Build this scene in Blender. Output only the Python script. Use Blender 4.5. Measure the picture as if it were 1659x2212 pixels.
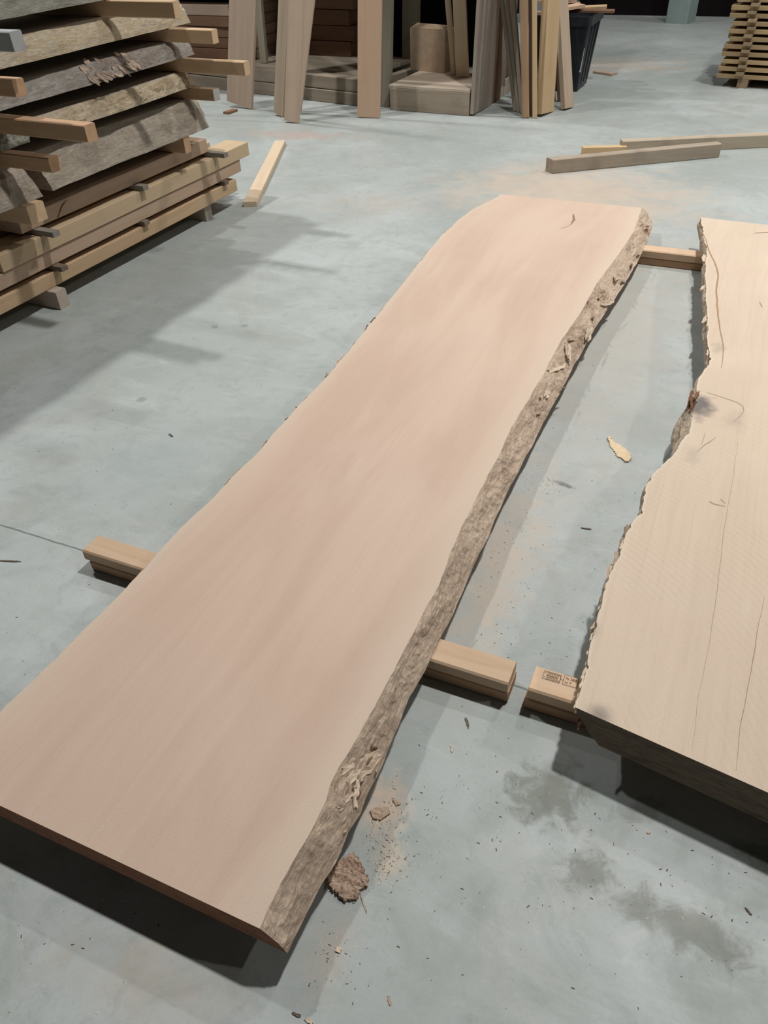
import bpy, bmesh, math, random
import numpy as np
from mathutils import Vector, Matrix, noise

for o in list(bpy.data.objects):
    bpy.data.objects.remove(o)
S = bpy.context.scene
COL = S.collection

# ------------------------------------------------------------------ camera
# World frame: X runs along the timber bolsters, Y along the slabs, Z up; the phone is held at (0, 0, 1.6).
F, CX, CY, H = 1660.0, 829.5, 1106.0, 1.6
FW = Vector((-0.33027882, 0.69736676, -0.63607822))
RT = Vector((0.91558626, 0.40047545, -0.03634850))
UP = Vector((-0.22938548, 0.59438962, 0.77076798))
EYE = Vector((0, 0, H))
cam = bpy.data.cameras.new('camera')
cam.sensor_fit = 'VERTICAL'
cam.sensor_height = 24.0
cam.lens = 24.0 * F / 2212.0
cam.clip_start, cam.clip_end = 0.02, 200
cam_o = bpy.data.objects.new('camera', cam)
COL.objects.link(cam_o)
M3 = Matrix((RT, UP, -FW)).transposed()
cam_o.matrix_world = Matrix.Translation(EYE) @ M3.to_4x4()
S.camera = cam_o

# ------------------------------------------------------------------ light
S.view_settings.view_transform = 'Standard'
S.view_settings.look = 'None'
S.view_settings.exposure = -0.08
S.view_settings.gamma = 1.0
S.view_settings.use_curve_mapping = False
world = bpy.data.worlds.new('hall')
world.use_nodes = True
world.node_tree.nodes['Background'].inputs[0].default_value = (1.0, 0.98, 0.95, 1)
world.node_tree.nodes['Background'].inputs[1].default_value = 0.03
S.world = world


def high_bay(x, y, z, power, size=0.34, col=(1.0, 0.98, 0.95), spread=130):
    l = bpy.data.lights.new('high_bay_lamp', 'AREA')
    l.shape = 'DISK'
    l.size = size
    l.energy = power
    l.spread = math.radians(spread)
    l.color = col
    o = bpy.data.objects.new('high_bay_lamp', l)
    COL.objects.link(o)
    o.location = (x, y, z)


for lamp_y, pw in ((3.5, 205), (7.4, 125), (11.6, 45)):     # three rows of high-bay lamps
    for lamp_x in (-6.1, 0.72, 7.5):
        high_bay(lamp_x, lamp_y, 7.0, pw)


# ------------------------------------------------------------------ measuring helpers
def ray(px, py):
    return FW + RT * ((px - CX) / F) - UP * ((py - CY) / F)


def at(px, py, z=0.0):
    d = ray(px, py)
    return EYE + d * ((z - H) / d.z)


def atv(px, py, y):
    d = ray(px, py)
    return EYE + d * (y / d.y)


def proj(p):
    v = Vector(p) - EYE
    w = v.dot(FW)
    return CX + F * v.dot(RT) / w, CY - F * v.dot(UP) / w


# ------------------------------------------------------------------ materials
def nt(name, rough=0.7, spec=0.3):
    m = bpy.data.materials.new(name)
    m.use_nodes = True
    t = m.node_tree
    b = t.nodes['Principled BSDF']
    b.inputs['Roughness'].default_value = rough
    b.inputs['Specular IOR Level'].default_value = spec
    return m, t, b


def N(t, kind, **kw):
    n = t.nodes.new(kind)
    for k, v in kw.items():
        setattr(n, k, v)
    return n


def mixc(t, fac, a, b, blend='MIX'):
    n = N(t, 'ShaderNodeMix', data_type='RGBA', blend_type=blend)
    for sock, v in ((n.inputs[0], fac), (n.inputs[6], a), (n.inputs[7], b)):
        if hasattr(v, 'is_output'):
            t.links.new(v, sock)
        elif isinstance(v, (int, float)):
            sock.default_value = v
        else:
            sock.default_value = (*v, 1)
    return n.outputs[2]


def mth(t, op, a, b=None, clamp=False):
    n = N(t, 'ShaderNodeMath', operation=op, use_clamp=clamp)
    for sock, v in ((n.inputs[0], a), (n.inputs[1], b)):
        if v is None:
            continue
        if hasattr(v, 'is_output'):
            t.links.new(v, sock)
        else:
            sock.default_value = v
    return n.outputs[0]


def rng(t, v, a, b, c=0.0, d=1.0, smooth=True):
    n = N(t, 'ShaderNodeMapRange', interpolation_type='SMOOTHSTEP' if smooth else 'LINEAR')
    t.links.new(v, n.inputs[0])
    for i, x in enumerate((a, b, c, d)):
        n.inputs[1 + i].default_value = x
    return n.outputs[0]


def coords(t, scale=(1, 1, 1), rot=(0, 0, 0), loc=(0, 0, 0)):
    tc = N(t, 'ShaderNodeTexCoord')
    mp = N(t, 'ShaderNodeMapping')
    mp.inputs['Scale'].default_value = scale
    mp.inputs['Rotation'].default_value = rot
    mp.inputs['Location'].default_value = loc
    t.links.new(tc.outputs['Object'], mp.inputs[0])
    return mp.outputs[0]


def tex(t, vec, scale, detail=4, rough=0.55, dist=0.0):
    n = N(t, 'ShaderNodeTexNoise')
    n.inputs['Scale'].default_value = scale
    n.inputs['Detail'].default_value = detail
    n.inputs['Roughness'].default_value = rough
    n.inputs['Distortion'].default_value = dist
    t.links.new(vec, n.inputs['Vector'])
    return n.outputs['Fac']


def bump(t, b, h, strength=0.3, dist=0.004):
    n = N(t, 'ShaderNodeBump')
    n.inputs['Strength'].default_value = strength
    n.inputs['Distance'].default_value = dist
    t.links.new(h, n.inputs['Height'])
    t.links.new(n.outputs[0], b.inputs['Normal'])


MATS = {}


def wood(name, base, dark, grain=1.0, contrast=0.6, blotch=0.35, blotch_col=None, rough=0.72, bmp=0.25, vary=0.16, along='x'):
    """sawn timber: grain stretched along the piece's local X (or Y)"""
    if name in MATS:
        return MATS[name]
    m, t, b = nt(name, rough)
    sc = (1.2 * grain, 26 * grain, 26 * grain) if along == 'x' else (26 * grain, 1.2 * grain, 26 * grain)
    v = coords(t, sc)
    oi = N(t, 'ShaderNodeObjectInfo')
    add = N(t, 'ShaderNodeVectorMath', operation='ADD')
    t.links.new(v, add.inputs[0])
    sep = N(t, 'ShaderNodeCombineXYZ')
    r10 = mth(t, 'MULTIPLY', oi.outputs['Random'], 37.0)
    for i in range(3):
        t.links.new(r10, sep.inputs[i])
    t.links.new(sep.outputs[0], add.inputs[1])
    g = tex(t, add.outputs[0], 1.0, 6, 0.62, 0.6)
    gf = rng(t, g, 0.38, 0.72)
    c = mixc(t, mth(t, 'MULTIPLY', gf, contrast), base, dark)
    bl = tex(t, coords(t), 5.0, 4, 0.6)
    bc = blotch_col or tuple(x * 0.62 for x in dark)
    c = mixc(t, mth(t, 'MULTIPLY', rng(t, bl, 0.5, 0.78), blotch), c, bc)
    k = rng(t, oi.outputs['Random'], 0, 1, 1 - vary, 1 + vary, False)
    cc = N(t, 'ShaderNodeCombineXYZ')
    for i in range(3):
        t.links.new(k, cc.inputs[i])
    c = mixc(t, 1.0, c, cc.outputs[0], 'MULTIPLY')
    t.links.new(c, b.inputs['Base Color'])
    bump(t, b, g, bmp, 0.003)
    MATS[name] = m
    return m


def plain(name, col, rough=0.6, spec=0.3, metal=0.0, var=0.0, vs=8.0):
    if name in MATS:
        return MATS[name]
    m, t, b = nt(name, rough, spec)
    b.inputs['Metallic'].default_value = metal
    if var:
        n = tex(t, coords(t), vs, 5)
        c = mixc(t, rng(t, n, 0.35, 0.7), col, tuple(x * (1 - var) for x in col))
        t.links.new(c, b.inputs['Base Color'])
        bump(t, b, n, 0.15)
    else:
        b.inputs['Base Color'].default_value = (*col, 1)
    MATS[name] = m
    return m


# ------------------------------------------------------------------ object helpers
def props(o, label=None, cat=None, group=None, kind=None):
    for k, v in (('label', label), ('category', cat), ('group', group), ('kind', kind)):
        if v:
            o[k] = v
    return o


def link(name, me, parent=None, mats=()):
    for m in mats:
        me.materials.append(m)
    o = bpy.data.objects.new(name, me)
    COL.objects.link(o)
    if parent:
        o.parent = parent
    return o


def empty(name, loc=(0, 0, 0), rz=0.0):
    o = bpy.data.objects.new(name, None)
    o.empty_display_size = 0.1
    COL.objects.link(o)
    o.location = loc
    o.rotation_euler = (0, 0, rz)
    return o


def pydata(name, v, f, smooth=False, mi=None):
    me = bpy.data.meshes.new(name)
    me.from_pydata([tuple(x) for x in v], [], f)
    if mi is not None:
        me.polygons.foreach_set('material_index', mi)
    if smooth:
        me.polygons.foreach_set('use_smooth', [True] * len(me.polygons))
    me.update()
    return me


def beam_mesh(L, W, T, bev=0.003, seed=0, rough=0.0015, seg=10, skew0=0.0, skew1=0.0, bow=0.0):
    """a sawn timber: X 0..L, Y -W/2..W/2, Z 0..T, eased arrises, slightly uneven faces, ends out of square by skew"""
    rnd = random.Random(seed)
    w, b = W / 2, bev
    ring = [(-w + b, 0), (w - b, 0), (w, b), (w, T - b), (w - b, T), (-w + b, T), (-w, T - b), (-w, b)]
    n = len(ring)
    vs, fs = [], []
    for i in range(seg + 1):
        f = i / seg
        x = L * f
        sk = skew0 * (1 - f) + skew1 * f
        wob = bow * math.sin(math.pi * f)
        for (y, z) in ring:
            j = noise.noise(Vector((x * 2.3 + seed * 7.1, y * 9 + seed, z * 9))) * rough
            k = noise.noise(Vector((x * 2.3 - seed * 3.3, y * 9, z * 9 + 5 + seed))) * rough
            vs.append((x + sk * y, y + j + wob, max(0.0, z + (k if z > b else 0))))
    for i in range(seg):
        for j in range(n):
            a, c = i * n + j, i * n + (j + 1) % n
            fs.append((a, c, c + n, a + n))
    fs.append(tuple(reversed(range(n))))
    fs.append(tuple(range(seg * n, seg * n + n)))
    return pydata('beam', vs, fs)


def frame(o, org, xdir, zdir=(0, 0, 1)):
    x = Vector(xdir).normalized()
    z = Vector(zdir)
    z = (z - x * z.dot(x)).normalized()
    y = z.cross(x)
    m = Matrix((x, y, z)).transposed().to_4x4()
    o.matrix_world = Matrix.Translation(Vector(org)) @ m
    return o


SEED = [100]


def timber(name, p0, p1, W, T, mat, label=None, cat=None, group=None, zdir=(0, 0, 1), parent=None, kind=None, **kw):
    """a timber running p0 -> p1 (centre of its underside)"""
    SEED[0] += 1
    p0, p1 = Vector(p0), Vector(p1)
    me = beam_mesh((p1 - p0).length, W, T, seed=SEED[0], **kw)
    o = link(name, me, None, (mat,))
    frame(o, p0, p1 - p0, zdir)
    if parent:
        o.parent = parent
        o.matrix_parent_inverse = parent.matrix_world.inverted()
    return props(o, label, cat, group, kind)


# ------------------------------------------------------------------ floor
def floor_material():
    m, t, b = nt('concrete', 0.5, 0.35)
    P = coords(t)
    big = tex(t, P, 0.9, 5, 0.6, 0.4)
    mid = tex(t, P, 4.5, 7, 0.68, 0.8)
    c = mixc(t, rng(t, big, 0.32, 0.68), (0.34, 0.372, 0.357), (0.458, 0.494, 0.49))
    cl = tex(t, coords(t, (1, 1, 1), (0, 0, 0), (7, 3, 0)), 2.3, 6, 0.65, 1.2)
    c = mixc(t, mth(t, 'MULTIPLY', rng(t, cl, 0.46, 0.70), 0.6), c, (0.35, 0.37, 0.335))
    c = mixc(t, mth(t, 'MULTIPLY', rng(t, mid, 0.47, 0.72), 0.55), c, (0.285, 0.325, 0.31))
    brush = tex(t, coords(t, (3, 16, 2), (0, 0, 0.6)), 1.0, 7, 0.7, 0.9)
    c = mixc(t, mth(t, 'MULTIPLY', rng(t, brush, 0.52, 0.75), 0.34), c, (0.56, 0.595, 0.59))
    blot = tex(t, P, 17, 5, 0.7, 0.8)
    c = mixc(t, mth(t, 'MULTIPLY', rng(t, blot, 0.52, 0.72), 0.34), c, (0.25, 0.28, 0.27))
    fine = tex(t, P, 130, 4, 0.8)
    c = mixc(t, mth(t, 'MULTIPLY', rng(t, fine, 0.5, 0.72), 0.25), c, (0.25, 0.275, 0.26))
    c = mixc(t, mth(t, 'MULTIPLY', rng(t, fine, 0.45, 0.3), 0.18), c, (0.60, 0.64, 0.64))

    def patch(cen, rx, ry, rot, col, amt, lo, hi, nz, base):
        sub = N(t, 'ShaderNodeVectorMath', operation='SUBTRACT')
        tc = N(t, 'ShaderNodeTexCoord')
        t.links.new(tc.outputs['Object'], sub.inputs[0])
        sub.inputs[1].default_value = (cen[0], cen[1], 0)
        mp = N(t, 'ShaderNodeMapping', vector_type='TEXTURE')
        mp.inputs['Rotation'].default_value = (0, 0, rot)
        mp.inputs['Scale'].default_value = (rx, ry, 1)
        t.links.new(sub.outputs[0], mp.inputs[0])
        ln = N(t, 'ShaderNodeVectorMath', operation='LENGTH')
        t.links.new(mp.outputs[0], ln.inputs[0])
        nz_ = tex(t, P, nz, 6, 0.7, 0.6)
        k = mth(t, 'ADD', mth(t, 'SUBTRACT', 1.0, ln.outputs['Value']), mth(t, 'MULTIPLY', mth(t, 'SUBTRACT', nz_, 0.5), 2.2))
        f = mth(t, 'MULTIPLY', rng(t, k, lo, hi), amt)
        return mixc(t, f, base, col)

    dust = (0.52, 0.43, 0.345)
    c = patch(at(1085, 1215)[:2], 0.16, 0.7, 0.03, dust, 0.75, 0.0, 1.1, 9, c)
    c = patch(at(1235, 415)[:2], 0.85, 0.62, 0.0, (0.54, 0.455, 0.375), 0.95, -0.35, 0.9, 5, c)
    c = patch(at(1340, 720)[:2], 0.30, 1.4, 0.0, (0.42, 0.395, 0.355), 0.8, -0.4, 1.1, 6, c)
    c = patch(at(640, 292)[:2], 0.75, 0.22, 0.1, (0.45, 0.33, 0.28), 0.6, 0.1, 1.0, 7, c)
    c = patch(at(832, 1745)[:2], 0.07, 0.11, 0.2, (0.58, 0.46, 0.36), 0.95, -0.1, 1.0, 28, c)
    c = patch(at(845, 1860)[:2], 0.05, 0.06, 0.2, (0.60, 0.48, 0.36), 0.6, 0.1, 0.9, 40, c)
    c = patch(at(715, 2060)[:2], 0.06, 0.12, 0.1, dust, 0.4, 0.0, 1.0, 25, c)
    c = patch(at(330, 2120)[:2], 0.25, 0.12, 0.1, dust, 0.4, 0.0, 1.1, 12, c)
    c = patch(at(1330, 140)[:2], 1.0, 0.6, 0.2, dust, 0.6, 0.0, 1.1, 5, c)
    c = patch(at(820, 440)[:2], 0.6, 0.4, 0.2, dust, 0.25, 0.0, 1.1, 6, c)
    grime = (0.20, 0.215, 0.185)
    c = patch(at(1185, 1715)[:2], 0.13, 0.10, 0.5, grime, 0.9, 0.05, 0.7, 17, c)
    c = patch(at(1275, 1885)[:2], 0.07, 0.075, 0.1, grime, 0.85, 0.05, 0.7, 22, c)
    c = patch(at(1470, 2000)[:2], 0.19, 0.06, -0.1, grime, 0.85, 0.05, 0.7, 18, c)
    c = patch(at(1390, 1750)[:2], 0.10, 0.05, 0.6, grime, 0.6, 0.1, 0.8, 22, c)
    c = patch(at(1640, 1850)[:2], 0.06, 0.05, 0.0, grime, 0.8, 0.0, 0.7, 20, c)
    c = patch(at(1215, 1046)[:2], 0.085, 0.018, -0.25, (0.14, 0.14, 0.13), 0.8, 0.2, 0.8, 40, c)
    c = patch(at(310, 1020)[:2], 0.5, 0.5, 0.0, (0.36, 0.42, 0.43), 0.4, 0.2, 1.1, 6, c)
    for q in ((527, 704), (464, 706), (305, 864)):
        c = patch(at(*q)[:2], 0.03, 0.03, 0.0, (0.20, 0.23, 0.25), 0.6, 0.1, 0.6, 5, c)
    # sawn contraction joint running under the near bolsters
    sx = N(t, 'ShaderNodeSeparateXYZ')
    t.links.new(P, sx.inputs[0])
    wob = mth(t, 'MULTIPLY', mth(t, 'SUBTRACT', tex(t, P, 14, 4), 0.5), 0.012)
    dj = mth(t, 'ABSOLUTE', mth(t, 'SUBTRACT', mth(t, 'ADD', sx.outputs[1], wob), 1.236))
    jf = rng(t, dj, 0.0015, 0.0045, 1.0, 0.0)
    c = mixc(t, mth(t, 'MULTIPLY', jf, 0.8), c, (0.10, 0.11, 0.105))
    t.links.new(c, b.inputs['Base Color'])
    t.links.new(rng(t, mid, 0.3, 0.7, 0.42, 0.62), b.inputs['Roughness'])
    bump(t, b, fine, 0.12, 0.002)
    return m


fl = link('floor', pydata('floor', [(-16, -6, 0), (16, -6, 0), (16, 24, 0), (-16, 24, 0)], [(0, 1, 2, 3)]), None, (floor_material(),))
props(fl, 'blue-grey power-floated concrete floor with sawdust and stains', 'floor', None, 'structure')

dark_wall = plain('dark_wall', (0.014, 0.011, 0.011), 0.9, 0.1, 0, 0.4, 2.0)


def box_mesh(x0, x1, y0, y1, z0, z1):
    v = [(x, y, z) for z in (z0, z1) for y in (y0, y1) for x in (x0, x1)]
    return pydata('box', v, [(0, 2, 3, 1), (4, 5, 7, 6), (0, 1, 5, 4), (1, 3, 7, 5), (3, 2, 6, 7), (2, 0, 4, 6)])


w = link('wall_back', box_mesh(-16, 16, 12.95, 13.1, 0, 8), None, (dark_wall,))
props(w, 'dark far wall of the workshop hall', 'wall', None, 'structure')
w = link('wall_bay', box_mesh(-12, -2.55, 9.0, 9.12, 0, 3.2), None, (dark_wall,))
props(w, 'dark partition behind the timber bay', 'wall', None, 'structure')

# ------------------------------------------------------------------ live-edge slabs
def lerp_poly(pts):
    pts = sorted(((p[1], p[0]) for p in pts))
    vs = [p[0] for p in pts]
    us = [p[1] for p in pts]
    return lambda v: float(np.interp(v, vs, us))


def fbm(x, y, z, o=4):
    s, a, f = 0.0, 1.0, 1.0
    for _ in range(o):
        s += a * noise.noise(Vector((x * f, y * f, z * f)))
        a *= 0.5
        f *= 2.0
    return s


def slab_mesh(tl, tr, bl, br, v0, v1, z0, z1, k0=0.0, k1=0.0, nv=420, nt_=26, ne=12, amp=0.006, seed=0, bark=(), rim=0.05,
              bulge=0.004, wob=0.003):
    """tl/tr/bl/br: functions v -> u for the top/bottom left/right arrises.  Loops of (u, z) at stations along v."""
    vs, fs, mi = [], [], []
    rimv, barkv = [], []
    nb = 6
    prof = []
    for i in range(nv + 1):
        f = i / nv
        v = v0 + (v1 - v0) * f
        row = []
        a, b, c, d = tl(v), tr(v), br(v), bl(v)
        # small ragged wander of the arrises
        a += wob * fbm(v * 9, seed, 1.3)
        a += 1.2 * wob * max(0.0, fbm(v * 30, seed, 2.9) - 0.1)
        b += 0.003 * fbm(v * 9, seed, 7.7)
        c += 0.005 * fbm(v * 7, seed, 4.1)
        d += 0.005 * fbm(v * 7, seed, 9.4)
        for j in range(nt_ + 1):                         # top, left to right
            u = a + (b - a) * j / nt_
            row.append((u, z1, 0, min(2.2 * (u - a), b - u)))
        for j in range(1, ne):                           # right edge, down
            q = j / ne
            u = b + (c - b) * q
            z = z1 + (z0 - z1) * q
            nrm = math.sin(math.pi * q)
            dsp = bulge * nrm + amp * nrm ** 0.5 * (fbm(v * 6, z * 22, seed + 3.0) + 0.45 * fbm(v * 45, z * 60, seed) - 0.7 * max(0.0, fbm(v * 11, z * 45, seed + 8) - 0.15))
            row.append((u + dsp, z + 0.3 * dsp, 1, 0))
        for j in range(nb + 1):                          # bottom, right to left
            u = c + (d - c) * j / nb
            row.append((u, z0, 0, 0.2))
        for j in range(1, ne):                           # left edge, up
            q = j / ne
            u = d + (a - d) * q
            z = z0 + (z1 - z0) * q
            nrm = math.sin(math.pi * q)
            dsp = bulge * nrm + amp * nrm ** 0.5 * (fbm(v * 6, z * 22, seed + 13.0) + 0.5 * fbm(v * 45, z * 60, seed + 5))
            row.append((u - dsp, z + 0.3 * dsp, 1, 0))
        n = len(row)
        for (u, z, e, r) in row:
            kk = k0 * (1 - f) + k1 * f
            vv = v + kk * (u - 0.5 * (a + b)) 
            vs.append((u, vv, z))
            rimv.append(max(0.0, 1 - r / rim) if not e else 1.0)
            bk = 0.0
            for (bu, bv, br_, bs) in bark:
                dd = math.hypot(u - bu, (vv - bv) * 0.6) / br_
                bk = max(bk, bs * max(0.0, 1.15 - dd + 0.5 * fbm(u * 30, vv * 30, z * 30)))
            barkv.append(min(1.0, bk))
    for i in range(nv):
        for j in range(n):
            a, c = i * n + j, i * n + (j + 1) % n
            fs.append((a, c, c + n, a + n))
            e = 1 if (nt_ <= j < nt_ + ne or j >= n - ne) else 0
            mi.append(e)
    # end caps: strips between top row and bottom/edge rows
    cx = n
    for base, flip in ((0, False), (nv * n, True)):
        cap = [base + j for j in range(n)]
        fs.append(tuple(cap) if not flip else tuple(reversed(cap)))
        mi.append(2)
    # outward normals: top loop goes left->right with +v next, so flip everything
    fs = [tuple(reversed(f)) for f in fs]
    me = pydata('slab', vs, fs, False, mi)
    for nm, arr in (('rim', rimv), ('bark', barkv)):
        at_ = me.attributes.new(nm, 'FLOAT', 'POINT')
        at_.data.foreach_set('value', arr)
    return me


def attr(t, name):
    n = N(t, 'ShaderNodeAttribute', attribute_name=name)
    return n.outputs['Fac']


def slab_top_mat(name, heart, heart2, sap, streak, stain=None, arcs=0.0, grain=0.13):
    m, t, b = nt(name, 0.68, 0.25)
    P = coords(t)
    lo = tex(t, coords(t, (3.0, 0.55, 1)), 1.6, 5, 0.55, 0.8)
    c = mixc(t, rng(t, lo, 0.35, 0.68), heart, heart2)
    gr = tex(t, coords(t, (55, 1.6, 1)), 1.0, 6, 0.6, 1.2)
    c = mixc(t, mth(t, 'MULTIPLY', rng(t, gr, 0.45, 0.75), grain), c, streak)
    c = mixc(t, mth(t, 'MULTIPLY', rng(t, attr(t, 'rim'), 0.15, 1.0), 0.8), c, sap)
    band = tex(t, coords(t, (0.25, 2.4, 1), (0, 0, 0.12)), 1.0, 3, 0.5, 0.2)
    c = mixc(t, mth(t, 'MULTIPLY', rng(t, band, 0.5, 0.7), 0.2), c, sap)
    cloud = tex(t, P, 2.2, 4, 0.5, 0.3)
    c = mixc(t, mth(t, 'MULTIPLY', rng(t, cloud, 0.5, 0.75), 0.25), c, sap)
    fz = tex(t, P, 240, 2, 0.7)
    c = mixc(t, mth(t, 'MULTIPLY', rng(t, fz, 0.45, 0.8), 0.24), c, streak)
    if stain:
        c = mixc(t, mth(t, 'MULTIPLY', attr(t, 'bark'), 0.9), c, stain)
    h = fz
    if arcs:
        wv = N(t, 'ShaderNodeTexWave', wave_type='RINGS', rings_direction='Z')
        wv.inputs['Scale'].default_value = 16.0
        wv.inputs['Distortion'].default_value = 2.5
        wv.inputs['Detail'].default_value = 3
        t.links.new(coords(t, (1, 1, 1), (0, 0, 0), (0.75, -0.6, 0)), wv.inputs[0])
        wf = rng(t, wv.outputs['Fac'], 0.62, 1.0)
        msk = rng(t, tex(t, P, 3.0, 3), 0.4, 0.65)
        c = mixc(t, mth(t, 'MULTIPLY', mth(t, 'MULTIPLY', wf, msk), arcs), c, streak)
    t.links.new(c, b.inputs['Base Color'])
    bump(t, b, h, 0.35, 0.0015)
    return m


def bark_mat(name, c0, c1, c2, brown=(0.16, 0.075, 0.035)):
    m, t, b = nt(name, 0.85, 0.2)
    a = tex(t, coords(t, (16, 5, 16)), 1.0, 7, 0.68, 1.0)
    c = mixc(t, rng(t, a, 0.34, 0.66), c0, c1)
    d = tex(t, coords(t, (90, 26, 90)), 1.0, 6, 0.7, 1.6)
    c = mixc(t, mth(t, 'MULTIPLY', rng(t, d, 0.60, 0.74), 0.7), c, c2)
    c = mixc(t, mth(t, 'MULTIPLY', attr(t, 'bark'), rng(t, d, 0.40, 0.62)), c, brown)
    t.links.new(c, b.inputs['Base Color'])
    bump(t, b, d, 1.0, 0.010)
    return m


def end_mat(name, base, dark):
    m, t, b = nt(name, 0.8, 0.2)
    a = tex(t, coords(t, (14, 14, 70)), 1.0, 6, 0.65, 1.5)
    c = mixc(t, rng(t, a, 0.4, 0.7), base, dark)
    t.links.new(c, b.inputs['Base Color'])
    bump(t, b, a, 0.3, 0.002)
    return m


ZB, ZM, ZR = 0.078, 0.138, 0.172       # top of bolsters, top of the long slab, top of the right slab

TR = [(561, 2006), (577, 1959), (608, 1904), (642, 1848), (671, 1798), (703, 1732), (714, 1694), (729, 1662), (745, 1636),
      (768, 1598), (800, 1540), (850, 1450), (900, 1353), (946, 1266), (973, 1197), (998, 1138), (1037, 1060), (1074, 991),
      (1106, 922), (1142, 862), (1174, 808), (1206, 745), (1252, 679), (1289, 612), (1339, 546), (1369, 500), (1387, 449)]
BR = [(622, 2056), (632, 2031), (652, 1995), (668, 1964), (695, 1911), (726, 1863), (753, 1798), (777, 1757), (796, 1708),
      (818, 1670), (832, 1640), (854, 1581), (887, 1509), (911, 1467), (930, 1421), (950, 1380), (991, 1298), (1037, 1193),
      (1083, 1092), (1120, 1019), (1152, 955), (1184, 895), (1211, 846), (1233, 803), (1266, 743), (1293, 697), (1321, 656),
      (1357, 601), (1380, 560), (1397, 523), (1409, 491), (1408, 465)]
TL = [(-60, 1600), (0, 1538), (90, 1452), (150, 1393), (201, 1340), (245, 1298), (278, 1262), (312, 1228), (351, 1184), (394, 1136),
      (435, 1100), (520, 1012), (560, 975), (591, 936), (632, 890), (690, 830), (738, 775), (789, 714), (825, 668), (866, 618),
      (897, 579), (925, 543), (955, 507), (987, 478), (1019, 453), (1074, 426)]
tr = lerp_poly([at(x, y, ZM) for x, y in TR])
br = lerp_poly([at(x, y, ZB) for x, y in BR])
tlp = [at(x, y, ZM) for x, y in TL]
tlp.append(tlp[0] + Vector((-0.02, -0.5, 0)))
tl = lerp_poly(tlp)
V0 = at(561, 2006, ZM).y
V1 = at(1387, 449, ZM).y
bl = lambda v: tl(v) - 0.022 - 0.012 * noise.noise(Vector((v * 2.1, 3.3, 0)))
pt = lambda x, y, z: (at(x, y, z).x, at(x, y, z).y)
BK = [(*pt(1262, 665, .11), 0.06, 1.0), (*pt(1300, 640, .11), 0.05, 0.8), (*pt(1395, 492, .11), 0.05, 1.0), (*pt(1255, 735, .10), 0.07, 0.7),
      (*pt(1165, 880, .11), 0.04, 0.55), (*pt(1375, 540, .11), 0.06, 0.5), (*pt(1090, 1030, .10), 0.03, 0.6), (*pt(760, 1690, .10), 0.035, 0.7),
      (*pt(745, 1640, .12), 0.02, 0.6), (*pt(805, 1620, .10), 0.02, 0.7)]
me = slab_mesh(tl, tr, bl, br, V0, V1, ZB, ZM, nv=1000, ne=20, amp=0.010, seed=2, bark=BK, rim=0.13)
top_m = slab_top_mat('beech_top', (0.565, 0.418, 0.328), (0.625, 0.475, 0.378), (0.62, 0.505, 0.40), (0.44, 0.31, 0.235))
edge_m = bark_mat('beech_wane', (0.72, 0.565, 0.43), (0.57, 0.435, 0.33), (0.36, 0.25, 0.18))
end_m = end_mat('beech_end', (0.36, 0.17, 0.10), (0.22, 0.10, 0.06))
slab = empty('live_edge_slab', (0, 0, 0))
props(slab, 'long pinkish live-edge slab lying on timber bolsters in the middle of the floor', 'slab')
link('slab_body', me, slab, (top_m, edge_m, end_m))

# right slab ---------------------------------------------------------------
RL = [(1244, 1530), (1252, 1490), (1263, 1449), (1273, 1400), (1283, 1365), (1293, 1321), (1312, 1261), (1339, 1188), (1355, 1145), (1380, 1116),
      (1394, 1060), (1408, 1035), (1422, 1017), (1445, 997), (1472, 959), (1489, 937), (1494, 895), (1497, 868), (1508, 828), (1527, 796),
      (1528, 772), (1527, 723), (1525, 680), (1521, 626), (1522, 588), (1525, 543), (1516, 518), (1511, 476)]
rl = lerp_poly([at(x, y, ZR - 0.012) for x, y in RL])
VR0 = at(1244, 1530, ZR).y
VR1 = at(1511, 473, ZR).y
UR = at(1244, 1530, ZR).x
lobe_v = at(1462, 935, 0.11).y


def rbl(v):
    d = (v - VR0) / 0.25
    u = rl(v) + 0.055 * max(0.0, 1 - d) ** 0.7 + 0.012          # undercut at the near corner
    u -= 0.06 * math.exp(-((v - lobe_v) / 0.16) ** 2)            # bark lobe that bulges out below the knot
    return u


rr = lambda v: UR + 1.02 + 0.05 * noise.noise(Vector((v * 0.9, 8.2, 0)))
rbr = lambda v: rr(v) + 0.03
RBK = [(*pt(1514, 866, ZR), 0.05, 1.2), (*pt(1488, 880, .13), 0.04, 0.9), (*pt(1302, 1508, ZR), 0.034, 0.75), (*pt(1500, 965, ZR), 0.03, 0.22),
       (*pt(1590, 895, ZR), 0.04, 0.2), (*pt(1555, 745, ZR), 0.03, 0.35), (*pt(1292, 1330, .15), 0.018, 0.6)]
me = slab_mesh(rl, rr, rbl, rbr, VR0, VR1, ZB, ZR, k0=-0.145, k1=-0.05, nv=560, nt_=90, amp=0.007, seed=9, bark=RBK, rim=0.03, bulge=0.012, wob=0.008)
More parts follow.
